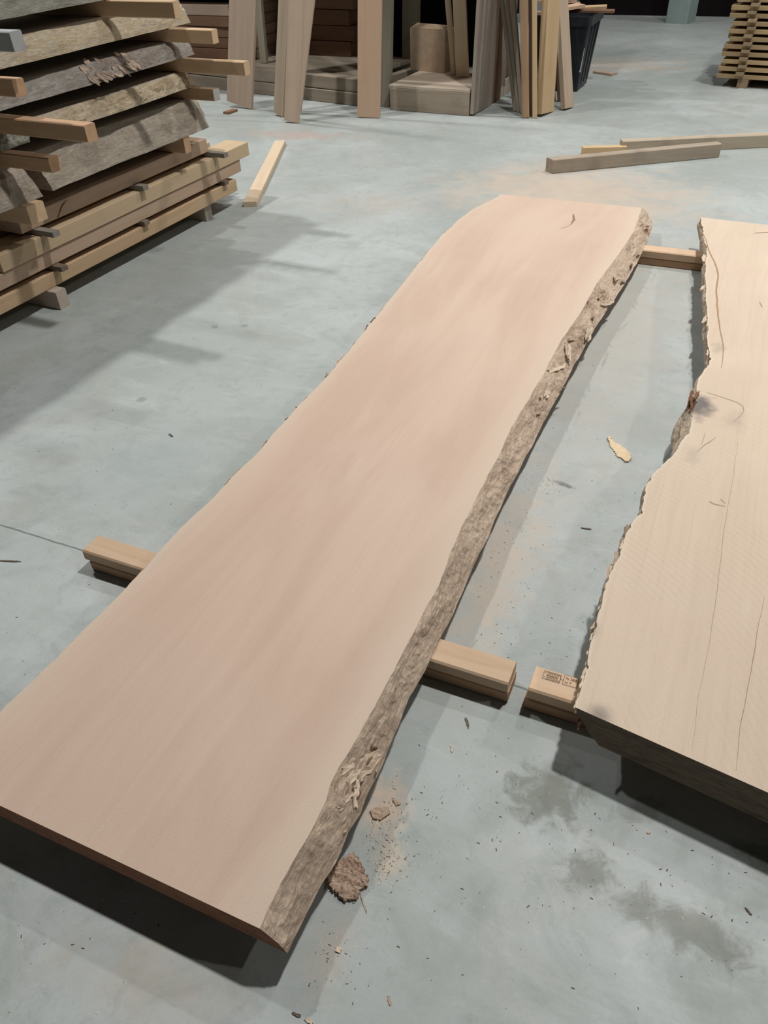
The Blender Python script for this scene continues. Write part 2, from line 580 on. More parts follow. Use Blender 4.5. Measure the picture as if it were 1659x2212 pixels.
# keep the near-left corner where it was measured: the shear pivots about the slab's centre line
sh = 0.145 * 0.5 * ((rr(VR0) - rl(VR0)))
for vtx in me.vertices:
    f = (VR1 - vtx.co.y) / (VR1 - VR0)
    vtx.co.y -= sh * max(0.0, min(1.0, f))
top_r = slab_top_mat('pale_top', (0.60, 0.485, 0.375), (0.645, 0.525, 0.41), (0.68, 0.58, 0.455), (0.42, 0.33, 0.25), (0.13, 0.12, 0.12), arcs=0.15, grain=0.2)
edge_r = bark_mat('pale_wane', (0.66, 0.55, 0.42), (0.56, 0.46, 0.35), (0.33, 0.24, 0.17), (0.12, 0.09, 0.08))
end_r = end_mat('pale_end_shaded', (0.21, 0.165, 0.12), (0.12, 0.092, 0.066))  # end colour lowered to paint in the shade on this face
slab2 = empty('live_edge_slab', (0, 0, 0))
props(slab2, 'thick pale live-edge slab with wavy left edge at the right border', 'slab')
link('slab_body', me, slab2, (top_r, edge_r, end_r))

crack_m = plain('crack', (0.27, 0.19, 0.135), 0.9, 0.1)
stain_m = plain('grey_streak', (0.36, 0.30, 0.25), 0.9, 0.1)
pale_line = plain('pale_line', (0.62, 0.56, 0.46), 0.8, 0.1)


def ribbon(name, pts, width, parent, mat, lift=0.0006, seed=0):
    """a hairline check in a surface: a thin tapering strip following world points"""
    ps = [Vector(p) for p in pts]
    fine = []
    for a, b in zip(ps, ps[1:]):
        n = max(2, int((b - a).length / 0.02))
        fine += [a.lerp(b, i / n) for i in range(n)]
    fine.append(ps[-1])
    vs, fs = [], []
    for i, p in enumerate(fine):
        d = (fine[min(i + 1, len(fine) - 1)] - fine[max(i - 1, 0)]).normalized()
        s = Vector((d.y, -d.x, 0))
        f = i / (len(fine) - 1)
        ww = width * (0.25 + 0.75 * math.sin(math.pi * min(1, f * 0.9 + 0.1))) * (0.7 + 0.6 * abs(noise.noise(p * 40)))
        q = p + s * 0.003 * noise.noise(p * 14 + Vector((seed, 0, 0)))
        for zz in (lift, -0.002):
            vs += [q + s * ww / 2 + Vector((0, 0, zz)), q - s * ww / 2 + Vector((0, 0, zz))]
    for i in range(len(fine) - 1):
        a = i * 4
        fs += [(a, a + 1, a + 5, a + 4), (a + 2, a, a + 4, a + 6), (a + 1, a + 3, a + 7, a + 5), (a + 3, a + 2, a + 6, a + 7)]
    e = len(fs)
    fs += [(0, 2, 3, 1), (len(vs) - 4, len(vs) - 3, len(vs) - 1, len(vs) - 2)]
    o = link(name, pydata(name, vs, fs), parent, (mat,))
    return o


def R(px, z):
    return [at(x, y, z) for x, y in px]


ribbon('crack', R([(1238, 463), (1240, 475), (1232, 486)], ZM), 0.016, slab, crack_m)
ribbon('crack', R([(1232, 486), (1222, 491), (1208, 494)], ZM), 0.004, slab, crack_m)
ribbon('crack', R([(1594, 955), (1585, 1020), (1572, 1090), (1560, 1180), (1549, 1280), (1530, 1400), (1510, 1510), (1493, 1622)], ZR), 0.0008, slab2, crack_m, seed=3)
ribbon('crack', R([(1652, 1290), (1640, 1340), (1620, 1460), (1600, 1570), (1588, 1664)], ZR), 0.0013, slab2, crack_m, seed=5)
ribbon('crack', R([(1630, 504), (1659, 502), (1690, 501)], ZR), 0.012, slab2, crack_m)
ribbon('crack', R([(1546, 945), (1536, 953), (1522, 960), (1513, 968), (1506, 976)], ZR), 0.004, slab2, stain_m)
ribbon('crack', R([(1524, 935), (1519, 948), (1514, 962)], ZR), 0.003, slab2, stain_m)
ribbon('crack', R([(1532, 1083), (1540, 1088), (1550, 1091), (1567, 1094)], ZR), 0.007, slab2, stain_m)
ribbon('crack', R([(1556, 1078), (1562, 1084), (1568, 1088)], ZR), 0.004, slab2, stain_m)
ribbon('crack', R([(1528, 848), (1546, 853), (1570, 861), (1592, 869), (1604, 877), (1606, 887), (1600, 898), (1585, 912)], ZR), 0.005, slab2, stain_m, seed=8)
ribbon('crack', R([(1640, 652), (1643, 658), (1646, 664)], ZR), 0.008, slab2, stain_m)
ribbon('crack', R([(1516, 500), (1524, 518), (1531, 540), (1540, 560), (1549, 580), (1551, 600), (1548, 625), (1549, 660), (1552, 690), (1557, 720), (1562, 745), (1562, 770), (1558, 795)], ZR), 0.009, slab2, plain('rind', (0.36, 0.24, 0.15), 0.9, 0.1), seed=12)

# splinters and curls of inner bark standing off the wane
fib_m = wood('bark_fibre', (0.50, 0.40, 0.30), (0.28, 0.19, 0.13), 3.0, 0.8)
brk_m = wood('bark_brown', (0.20, 0.10, 0.055), (0.09, 0.045, 0.03), 3.0, 0.8)


def flake_mesh(L, W, T, seed):
    """an irregular curled flake: jagged outline grid, thickened"""
    rnd = random.Random(seed)
    nx, ny = 7, 4
    top, vs, fs = {}, [], []
    for i in range(nx):
        for j in range(ny):
            x = (i / (nx - 1) - 0.5) * L
            taper = 1 - 0.35 * abs(2 * i / (nx - 1) - 1) ** 2
            y = (j / (ny - 1) - 0.5) * W * taper
            if i in (0, nx - 1):
                x += rnd.uniform(-0.14, 0.14) * L
            if j in (0, ny - 1):
                y += rnd.uniform(-0.16, 0.16) * W
            z = T * (1.0 + 0.35 * (2 * j / (ny - 1) - 1) ** 2) + rnd.uniform(-0.3, 0.45) * T
            vs.append((x, y, z))
    k = len(vs)
    vs += [(x, y, max(0.0, z - T)) for (x, y, z) in vs]
    for i in range(nx - 1):
        for j in range(ny - 1):
            a = i * ny + j
            fs.append((a, a + ny, a + ny + 1, a + 1))
            fs.append((a + k, a + 1 + k, a + ny + 1 + k, a + ny + k))
    rim = [i * ny for i in range(nx)] + [(nx - 1) * ny + j for j in range(1, ny)] + [i * ny + ny - 1 for i in range(nx - 2, -1, -1)] + [j for j in range(ny - 2, 0, -1)]
    for a, b in zip(rim, rim[1:] + rim[:1]):
        fs.append((b, a, a + k, b + k))
    return pydata('flake', vs, [tuple(reversed(f)) for f in fs])


rnd = random.Random(4)
flakes = [flake_mesh(0.05, 0.012, 0.003, s) for s in range(5)]
for i, (x, y, z, sc, mm) in enumerate([
        (1398, 490, .115, 1.3, brk_m), (1380, 545, .11, 1.2, fib_m), (1362, 575, .10, 1.4, fib_m), (1345, 610, .09, 1.3, fib_m), (1300, 632, .11, 1.0, brk_m),
        (1290, 650, .10, 1.6, fib_m), (1264, 668, .115, 1.5, brk_m), (1278, 690, .10, 1.5, fib_m), (1262, 715, .09, 1.5, fib_m), (1235, 738, .11, 1.8, fib_m),
        (1220, 745, .12, 1.6, fib_m), (1190, 800, .11, 1.2, fib_m), (1165, 860, .115, 1.0, fib_m), (1162, 895, .10, 1.0, fib_m), (1215, 838, .09, 1.0, fib_m),
        (1090, 1035, .10, 0.8, brk_m), (1098, 1015, .095, 0.7, fib_m), (985, 1200, .12, 0.6, fib_m), (800, 1630, .12, 0.6, fib_m), (745, 1655, .125, 0.7, fib_m),
        (752, 1690, .11, 0.8, fib_m), (768, 1700, .105, 0.7, fib_m), (775, 1715, .10, 0.7, brk_m), (740, 1745, .11, 0.6, fib_m), (730, 1668, .13, 0.5, fib_m),
        (812, 1665, .09, 0.6, fib_m), (805, 1615, .11, 0.6, brk_m), (745, 1795, .09, 0.5, fib_m), (782, 1685, .105, 0.6, fib_m)]):
    p = at(x, y, z)
    o = link('splinter', flakes[i % 5], slab, ())
    o.data = flakes[i % 5].copy()
    o.data.materials.clear()
    o.data.materials.append(mm)
    o.location = p + Vector((0.002, 0, -0.001))
    o.rotation_euler = (rnd.uniform(-.5, .3), rnd.uniform(0.2, 0.8), math.pi / 2 + rnd.uniform(-.5, .5))
    o.scale = (sc * 0.8, sc * 0.8, sc)
torn_m = wood('torn_sapwood', (0.70, 0.57, 0.44), (0.50, 0.38, 0.27), 3.0, 0.9, 0.3)
big = [flake_mesh(0.085, 0.022, 0.004, 70 + q) for q in range(4)]
for i, (x, y, z, sc) in enumerate([(772, 1612, .118, 1.0), (790, 1640, .105, 1.1), (760, 1650, .12, 0.9), (778, 1672, .105, 1.0), (755, 1685, .115, 0.8), (735, 1705, .122, 0.7),
                                   (800, 1655, .095, 0.8), (768, 1715, .103, 0.8), (745, 1728, .113, 0.6), (683, 1795, .130, 0.45),
                                   (1225, 760, .118, 1.6), (1200, 795, .118, 1.6), (1250, 700, .115, 1.6), (1270, 720, .10, 1.6), (1330, 600, .11, 1.5), (1365, 545, .11, 1.5), (1310, 655, .10, 1.3), (1180, 850, .11, 1.1)]):
    o = link('torn_flake', big[i % 4].copy(), slab, (torn_m,))
    o.location = at(x, y, z)
    o.rotation_euler = (rnd.uniform(-.3, .3), rnd.uniform(0.7, 1.0), rnd.uniform(-.25, .25))
    o.rotation_euler = (Matrix.Rotation(rnd.uniform(-.25, .25), 3, 'Z') @ Matrix.Rotation(0.85, 3, 'Y') @ Matrix.Rotation(math.pi / 2 + rnd.uniform(-.35, .35), 3, 'Z')).to_euler()
    o.scale = (sc * 0.8, sc * 0.8, sc)
for i, (x, y, sc, mm) in enumerate([(624, 903, 1.1, brk_m), (640, 885, 0.8, brk_m), (660, 862, 0.7, fib_m), (705, 815, 1.2, fib_m), (730, 785, 1.3, fib_m),
                                    (765, 742, 0.6, fib_m), (792, 708, 1.0, brk_m), (806, 692, 1.1, brk_m), (826, 668, 0.7, fib_m), (913, 563, 0.9, brk_m), (575, 955, 0.5, brk_m)]):
    p = at(x, y, ZM - 0.006)
    o = link('bark_bit', flakes[i % 5].copy(), slab, (mm,))
    o.location = p
    o.rotation_euler = (rnd.uniform(-.8, .1), rnd.uniform(-0.9, -0.2), math.pi / 2 + rnd.uniform(-.6, .6))
    o.scale = (sc * 0.5, sc * 0.6, sc * 0.7)
for i, (x, y, z, sc, mm) in enumerate([(1292, 1345, .15, 1.5, fib_m), (1297, 1320, .155, 1.0, brk_m), (1318, 1250, .16, 1.6, fib_m), (1330, 1215, .16, 1.3, fib_m),
                                       (1352, 1155, .16, 1.2, fib_m), (1495, 872, .16, 1.3, brk_m), (1512, 862, .165, 1.2, brk_m), (1486, 885, .14, 1.4, brk_m),
                                       (1252, 1560, .13, 0.7, brk_m), (1500, 880, .165, 1.5, brk_m), (1492, 862, .15, 1.5, brk_m), (1482, 905, .13, 1.4, brk_m), (1505, 856, .17, 1.2, brk_m), (1478, 930, .125, 1.2, fib_m), (1265, 1520, .165, 0.8, fib_m), (1256, 1505, .165, 0.8, fib_m), (1266, 1470, .165, 0.9, fib_m)]):
    p = at(x, y, z)
    o = link('splinter', flakes[i % 5].copy(), slab2, (mm,))
    o.location = p
    o.rotation_euler = (rnd.uniform(-.4, .4), rnd.uniform(-0.6, 0.2), math.pi / 2 + rnd.uniform(-.3, .3))
    o.scale = (sc, sc * 0.8, sc)

for i, (x, y, z, sc) in enumerate([(1250, 1512, .160, 0.8), (1256, 1492, .162, 0.8), (1260, 1470, .162, 0.8), (1254, 1528, .150, 0.7), (1264, 1450, .160, 0.8), (1270, 1425, .160, 0.7), (1276, 1400, .158, 0.8),
                                   (1284, 1368, .155, 0.9), (1290, 1345, .156, 0.9), (1300, 1305, .160, 0.8), (1322, 1240, .162, 0.9), (1332, 1210, .162, 0.8), (1345, 1175, .162, 0.8), (1386, 1100, .160, 0.8),
                                   (1520, 560, .160, 1.4), (1522, 620, .158, 1.4), (1524, 690, .158, 1.3), (1530, 760, .160, 1.2)]):
    o = link('torn_flake', big[i % 4].copy(), slab2, (torn_m,))
    o.location = at(x, y, z) + Vector((0.004, 0, 0))
    o.rotation_euler = (Matrix.Rotation(rnd.uniform(-.15, .15), 3, 'Z') @ Matrix.Rotation(-0.35, 3, 'Y') @ Matrix.Rotation(math.pi / 2 - 0.25 + rnd.uniform(-.25, .25), 3, 'Z')).to_euler()
    o.scale = (sc * 0.7, sc * 0.6, sc * 1.1)

# ------------------------------------------------------------------ bolsters under the slabs
pine = wood('pine', (0.66, 0.48, 0.33), (0.54, 0.36, 0.22), 1.0, 0.55, 0.22)
pine_shaded = wood('pine_painted_shade', (0.52, 0.33, 0.21), (0.40, 0.23, 0.13), 1.0, 0.55, 0.25)  # same pine, darkened and reddened to paint shade onto the lower battens
hb = ZB / 2
VN = 1.175


def bolster(u0, u1, v, dv0, dz_lab, lab_top, lab_bot):
    timber('timber_bolster', (u0, v + 0.039 + dv0, 0), (u1, v + 0.039 + dv0, 0), 0.076, hb - 0.0006, pine_shaded, lab_bot, 'timber', 'bolsters under the slabs', bev=0.005, rough=0.0008)
    return timber('timber_bolster', (u0 + dz_lab, v + 0.039, hb), (u1 + dz_lab * 0.2, v + 0.039, hb), 0.078, hb, pine, lab_top, 'timber', 'bolsters under the slabs', bev=0.005, rough=0.0008)


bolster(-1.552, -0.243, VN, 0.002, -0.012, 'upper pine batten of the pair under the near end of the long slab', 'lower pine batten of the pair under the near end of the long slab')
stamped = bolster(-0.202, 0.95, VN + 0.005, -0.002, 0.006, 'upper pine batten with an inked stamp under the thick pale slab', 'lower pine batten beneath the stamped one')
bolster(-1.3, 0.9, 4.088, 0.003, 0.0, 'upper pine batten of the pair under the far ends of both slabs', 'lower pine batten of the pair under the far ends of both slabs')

# heat-treatment stamp on the batten
ink = plain('stamp_ink', (0.16, 0.10, 0.07), 0.9, 0.1)


def stamp(parent):
    bm = bmesh.new()

    def seg(a, b, w=0.0011):
        a, b = Vector((*a, 0)), Vector((*b, 0))
        d = (b - a).normalized()
        s = Vector((-d.y, d.x, 0)) * w / 2
        vs = [bm.verts.new(q) for q in (a - s, b - s, b + s, a + s)]
        bm.faces.new(vs)

    def poly(ps, close=True, w=0.0011):
        for a, b in zip(ps, ps[1:] + (ps[:1] if close else [])):
            seg(a, b, w)

    poly([(0, 0), (0.044, 0), (0.044, 0.026), (0, 0.026)])
    poly([(0.052, 0), (0.088, 0), (0.088, 0.032), (0.052, 0.032)])
    seg((0.044, 0.013), (0.052, 0.013))
    # ear-like emblem: a capsule with slanted leaves on both sides of a stem
    cap = [(0.041 + 0.0 * math.cos(a) + 0.003 * math.cos(a), 0.013 + 0.010 * math.sin(a)) for a in [i * math.pi / 6 - math.pi / 2 for i in range(7)]]
    poly([(0.008, 0.003)] + cap + [(0.008, 0.023)], False, 0.0009)
    for i in range(4):
        x = 0.009 + i * 0.0075
        for s in (1, -1):
            poly([(x, 0.013), (x + 0.003, 0.013 + s * 0.007), (x + 0.0068, 0.013 + s * 0.0065), (x + 0.005, 0.013 + s * 0.001)], True, 0.0009)
    poly([(0.002, 0.019), (0.005, 0.021), (0.007, 0.019)], False, 0.0009)
    poly([(0.002, 0.008), (0.005, 0.006), (0.007, 0.008)], False, 0.0009)
    me = bpy.data.meshes.new('stamp_marks')
    bm.to_mesh(me)
    bm.free()
    o = link('stamp_marks', me, parent, (ink,))
    res = [o]
    for txt, x, y, s in (('N 280', 0.0565, 0.0185, 0.0105), ('H T', 0.0565, 0.005, 0.0105)):
        cu = bpy.data.curves.new('t', 'FONT')
        cu.body = txt
        cu.size = s
        tmp = bpy.data.objects.new('t', cu)
        COL.objects.link(tmp)
        dg = bpy.context.evaluated_depsgraph_get()
        tm = bpy.data.meshes.new_from_object(tmp.evaluated_get(dg))
        bpy.data.objects.remove(tmp)
        q = link('stamp_lettering', tm, parent, (ink,))
        q.location = (x, y, 0)
        res.append(q)
    return res


a, bpt, cpt = at(1171, 1465, ZB), at(1245, 1487, ZB), at(1177, 1446, ZB)
bpy.context.view_layer.update()
for o in stamp(stamped):
    loc = o.location.copy()
    xd = (bpt - a)
    xd.z = 0
    k = 1.0
    base = a + Vector((0, 0, 0.0012))
    ux = xd.normalized()
    uy = Vector((-ux.y, ux.x, 0))
    s = xd.length / 0.088
    m = Matrix((ux * s, uy * s, Vector((0, 0, 1)))).transposed().to_4x4()
    m.translation = base + ux * loc.x * s + uy * loc.y * s
    o.matrix_parent_inverse = Matrix.Identity(4)
    o.matrix_basis = stamped.matrix_world.inverted() @ m

# ------------------------------------------------------------------ timber stack on the left
SO = Vector((-2.951, 4.273, 0))
SL = Vector((0.0410, 0.99916, 0)).normalized()
SN = Vector((SL.y, -SL.x, 0))


def sp(n, l, z):
    return SO + SN * n + SL * l + Vector((0, 0, z))


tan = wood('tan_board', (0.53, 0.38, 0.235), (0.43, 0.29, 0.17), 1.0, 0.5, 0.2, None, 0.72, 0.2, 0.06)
honey = wood('honey_board', (0.56, 0.43, 0.28), (0.47, 0.345, 0.21), 1.0, 0.5, 0.2, None, 0.72, 0.2, 0.06)
rosy = wood('rosy_board', (0.50, 0.36, 0.26), (0.40, 0.27, 0.18), 1.0, 0.5, 0.2, None, 0.72, 0.2, 0.06)
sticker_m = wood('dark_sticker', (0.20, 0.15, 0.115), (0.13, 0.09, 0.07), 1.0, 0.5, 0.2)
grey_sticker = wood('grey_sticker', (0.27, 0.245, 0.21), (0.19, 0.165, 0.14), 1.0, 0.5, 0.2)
bearer_m = wood('bearer', (0.52, 0.34, 0.21), (0.42, 0.25, 0.14), 1.0, 0.6, 0.25, None, 0.72, 0.2, 0.06)
bearer_pale = wood('bearer_pale', (0.60, 0.43, 0.27), (0.50, 0.34, 0.20), 1.0, 0.6, 0.25, None, 0.72, 0.2, 0.05)
greyb = wood('bearer_grey', (0.46, 0.39, 0.33), (0.38, 0.31, 0.26), 1.0, 0.5, 0.25)

GS = 'boards and slabs of the big timber stack'


def plank(n0, l0, l1, z0, z1, width, mat, label, name='sawn_board', **kw):
    """front arris at n0, lying back by width"""
    return timber(name, sp(n0 - width / 2, l0, z0), sp(n0 - width / 2, l1, z0), width, z1 - z0 - 0.0036, mat, label, 'board', GS, seg=16, rough=0.003, **kw)


# bearers on the floor
timber('bearer', sp(0.055, -1.62, 0), sp(-0.75, -1.62, 0), 0.065, 0.0925, greyb, 'short grey bearer block on the floor poking out from under the stack', 'timber', bev=0.004)
timber('bearer', sp(-0.02, -0.30, 0), sp(-0.75, -0.30, 0), 0.065, 0.0925, greyb, 'floor bearer in the shade under the far end of the stack', 'timber', bev=0.004)

plank(0.0, -2.60, 0.0, 0.093, 0.166, 0.20, tan, 'lowest tan board of the stack, nearest the floor')
plank(-0.24, -2.6, -0.06, 0.093, 0.166, 0.22, tan, 'board hidden behind the lowest tan board of the stack')
plank(-0.004, -2.55, 0.075, 0.190, 0.262, 0.20, rosy, 'second board from the floor in the stack, shaded brown')
plank(-0.25, -2.5, 0.02, 0.190, 0.262, 0.22, honey, 'inner board behind the second board of the stack')
plank(0.004, -1.855, 0.175, 0.262, 0.344, 0.17, honey, 'third board from the floor, honey coloured, sticking out furthest at the far end')
plank(-0.24, -2.3, 0.1, 0.262, 0.344, 0.22, honey, 'inner board behind the honey board of the stack')
plank(-0.03, -1.66, -0.19, 0.370, 0.446, 0.24, rosy, 'fourth board from the floor with a brown knot streak on its edge')
plank(-0.31, -1.7, -0.25, 0.370, 0.446, 0.22, honey, 'inner board behind the knotty board of the stack')
# stickers between the boards: end corner seen in the photo fixes how far they stick out
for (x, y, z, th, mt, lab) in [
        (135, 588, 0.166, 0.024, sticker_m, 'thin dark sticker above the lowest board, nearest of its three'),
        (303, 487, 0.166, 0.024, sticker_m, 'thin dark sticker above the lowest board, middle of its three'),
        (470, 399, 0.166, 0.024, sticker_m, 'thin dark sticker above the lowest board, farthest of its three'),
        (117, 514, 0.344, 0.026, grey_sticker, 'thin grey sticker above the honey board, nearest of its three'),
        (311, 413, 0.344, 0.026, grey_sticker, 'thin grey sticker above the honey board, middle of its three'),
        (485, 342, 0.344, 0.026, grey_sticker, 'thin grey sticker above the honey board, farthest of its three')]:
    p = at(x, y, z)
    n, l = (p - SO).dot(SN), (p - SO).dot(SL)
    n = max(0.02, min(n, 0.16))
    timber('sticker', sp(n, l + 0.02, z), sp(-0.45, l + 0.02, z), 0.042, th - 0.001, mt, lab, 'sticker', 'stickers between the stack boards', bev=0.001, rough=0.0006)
# knot streak on the fourth board
kn = ribbon('knot_streak', [(0, 0, 0), (0.03, 0, 0.02), (0.055, 0, 0.045), (0.075, 0, 0.062)], 0.012, None, plain('knot', (0.15, 0.07, 0.045), 0.9, 0.1))
# lay the strip on the vertical face of its board
bd = [o for o in bpy.data.objects if o.get('label', '').startswith('fourth board')][0]
bpy.context.view_layer.update()
kn.data.transform(Matrix.Identity(4))
for vtx in kn.data.vertices:
    x, y, z = vtx.co
    vtx.co = (x, -0.0012 + (0 if z < 0 else 0), z)
bpy.data.objects.remove(kn)
vs = []
for (lx, z, wd) in ((0.0, 0.003, 0.004), (0.022, 0.022, 0.007), (0.040, 0.040, 0.010), (0.058, 0.052, 0.014), (0.075, 0.060, 0.010), (0.09, 0.066, 0.004)):
    vs += [(lx - wd / 2, z), (lx + wd / 2, z)]
bl_ = (sp(-0.03, -1.66, 0.37) - SO).dot(SL)
kv = [sp(-0.0275, -1.435 + x, 0.37 + z) for x, z in vs]
kf = [(i, i + 1, i + 3, i + 2) for i in range(0, len(vs) - 2, 2)]
ko = link('knot_streak', pydata('knot', kv, kf), None, (MATS['knot'],))
ko.parent = bd
ko.matrix_parent_inverse = bd.matrix_world.inverted()

# bearers between the live-edge slabs of the stack
Z_E1, Z_Q1, Z_E2, Z_Q2, Z_E3, Z_Q3, Z_E4, Z_Q4, Z_E5, Z_Q5 = 0.447, 0.53, 0.685, 0.745, 0.82, 0.885, 0.965, 1.03, 1.13, 1.20
GB = 'bearers between the stacked slabs'


def bearer(x, y, ztop, zbot, width, mat, lab, cap=None, back=0.6):
    """(x, y): pixel of the near-left top corner of the exposed end"""
    p = at(x, y, ztop)
    n, l = (p - SO).dot(SN), (p - SO).dot(SL)
    lc = l + width / 2
    o = timber('bearer', sp(n, lc, zbot), sp(-back, lc, zbot), width, ztop - zbot - 0.001, mat, lab, 'timber', GB, bev=0.004)
    if cap:
        c = timber('painted_end', sp(n + 0.0015, lc, zbot + 0.0005), sp(n - 0.004, lc, zbot + 0.0005), width + 0.002, ztop - zbot - 0.002, cap, parent=o, seg=1, bev=0.003)
    return o


white = plain('white_paint', (0.72, 0.72, 0.70), 0.7, 0.3, 0, 0.12, 30)
bearer(56, 447, Z_Q1, Z_E1, 0.10, bearer_pale, 'thick pale bearer block low in the stack at the left border')
bearer(395, 298, Z_Q1, Z_E1, 0.055, bearer_m, 'orange bearer end under the far half of the lowest grey slab')
bearer(103, 342, Z_Q2, Z_E2, 0.06, bearer_m, 'short reddish bearer poking out above the lowest grey slab')
bearer(460, 193, Z_Q2, Z_E2, 0.05, bearer_m, 'bearer with a white painted end at the far end of the stack', white)
bearer(181, 271, Z_Q3, Z_E3, 0.06, bearer_m, 'long reddish bearer sticking far out at the near end of the stack')
bearer(526, 134, Z_Q3, Z_E3, 0.05, bearer_pale, 'long pale bearer sticking out farthest beyond the knotty slab')
bearer(24, 172, Z_Q4, Z_E4, 0.06, bearer_m, 'bearer with a rounded orange end above the knotty slab at the left border')
bearer(456, 64, Z_Q4, Z_E4, 0.05, bearer_pale, 'pale bearer sticking out beneath the cream slab at the far end')
bearer(19, 68, Z_Q5, Z_E5, 0.06, plain('grey_paint', (0.40, 0.41, 0.41), 0.7, 0.3, 0, 0.15, 12), 'grey painted bearer block near the top left corner')
bearer(372, 2, Z_Q5, Z_E5, 0.05, bearer_pale, 'pale bearer above the far end of the cream slab')

grey_top = wood('weathered_sawn', (0.36, 0.31, 0.26), (0.27, 0.22, 0.18), 0.7, 0.6, 0.3, along='y')


def stack_slab(name, n_bot, n_top, l0, l1, z0, z1, mats, lab, seed, width=0.55, amp=0.012, bark=(), k=0.0, wander=0.02, parent=None, nv=110):
    """live-edge slab in stack coordinates: front (right) wane from n_bot (underside) to n_top (top)"""
    fr = lambda v: n_top + wander * fbm(v * 1.7, seed, 0.5, 3)
    fb = lambda v: n_bot + 0.4 * wander * fbm(v * 1.7, seed, 0.5, 3)
    bk = lambda v: -width + 0.03 * fbm(v * 1.3, seed, 5.5, 2)
    me = slab_mesh(bk, fr, lambda v: bk(v) - 0.03, fb, l0, l1, z0, z1, nv=nv, nt_=6, ne=9, amp=amp, seed=seed * 3.7, bark=bark, rim=0.02, k1=k, k0=k * 0.5, bulge=0.01)
    for vtx in me.vertices:
        vtx.co = sp(*vtx.co)
    o = link(name, me, parent, mats)
    return props(o, lab, 'slab', GS)


bark_grey = bark_mat('wane_grey', (0.52, 0.455, 0.37), (0.38, 0.325, 0.26), (0.22, 0.175, 0.135))
bark_cool = bark_mat('wane_cool', (0.46, 0.43, 0.39), (0.33, 0.29, 0.25), (0.22, 0.175, 0.14), (0.24, 0.14, 0.09))
bark_cream = bark_mat('wane_cream', (0.70, 0.61, 0.48), (0.61, 0.525, 0.41), (0.54, 0.44, 0.32), (0.60, 0.45, 0.25))
bark_rough = bark_mat('wane_rough', (0.70, 0.60, 0.45), (0.52, 0.40, 0.26), (0.26, 0.17, 0.10))
bark_green = bark_mat('wane_green', (0.42, 0.42, 0.35), (0.31, 0.29, 0.24), (0.20, 0.18, 0.14))
end_g = end_mat('slab_end_grey', (0.38, 0.31, 0.25), (0.26, 0.21, 0.17))

stack_slab('stacked_slab', 0.07, -0.02, -1.50, -0.27, Z_Q1, Z_Q1 + 0.154, (grey_top, bark_grey, end_g), 'lowest grey weathered live-edge slab of the stack', 1, amp=0.010)
stack_slab('stacked_slab', 0.085, -0.03, -2.5, -1.575, Z_Q1, Z_Q1 + 0.15, (grey_top, bark_grey, end_g), 'grey weathered slab end cut off at the left border, above the thick bearer', 21, amp=0.012)
stack_slab('stacked_slab', -0.12, -0.20, -1.2, -0.06, Z_Q1, Z_Q1 + 0.12, (grey_top, bark_grey, end_g), 'narrow grey slab end behind the lowest grey slab at the far end', 31, width=0.75)
stack_slab('stacked_slab', 0.05, 0.0, -1.45, -0.30, Z_Q2, Z_Q2 + 0.073, (grey_top, bark_rough, end_g), 'rough cream-edged slab with lumpy wane in the middle of the stack', 2, amp=0.02, wander=0.05)
stack_slab('stacked_slab', 0.04, 0.01, -2.5, -1.52, Z_Q2, Z_Q2 + 0.073, (grey_top, bark_green, end_g), 'greenish slab end at the left border below the long reddish bearer', 22, amp=0.02)
knot_b = [(0.02, -0.72, 0.16, 0.9), (0.02, -0.95, 0.10, 0.45)]
stack_slab('stacked_slab', 0.015, -0.05, -2.4, -0.22, Z_Q3, Z_Q3 + 0.079, (grey_top, bark_cool, end_g), 'grey slab with a big torn knot above the rough slab', 3, amp=0.012, bark=knot_b, wander=0.03)
stack_slab('stacked_slab', 0.0, -0.06, -2.4, -0.19, Z_Q4, Z_Q4 + 0.099, (grey_top, bark_cream, end_g), 'smooth cream slab second from the top of the stack', 4, amp=0.007, bark=[(0.0, l, 0.10, 0.9) for l in np.arange(-1.3, -0.2, 0.17)])
stack_slab('stacked_slab', 0.0, -0.05, -2.4, -0.26, Z_Q5, Z_Q5 + 0.10, (grey_top, bark_green, end_g), 'greenish grey slab at the top of the picture', 5, amp=0.012)
# torn knot: a raised mass of shredded wood on the knotty slab
knotty = [o for o in bpy.data.objects if o.get('label', '').startswith('grey slab with a big torn knot')][0]
rk = random.Random(8)
for i in range(34):
    l = rk.uniform(-1.05, -0.70)
    q = rk.random()
    o = link('torn_fibre', flake_mesh(0.065, 0.022, 0.004, 50 + i), knotty, (wood('torn', (0.50, 0.40, 0.32), (0.24, 0.16, 0.11), 3, 0.9),))
    p = sp(0.022 - 0.055 * q, l, Z_Q3 + 0.012 + 0.062 * q)
    frame(o, p - SN * 0.001, SL * 0.75 + Vector((0, 0, rk.uniform(-0.75, -0.3))) + SN * 0.30, SN * 0.8 + Vector((0, 0, 0.6)))

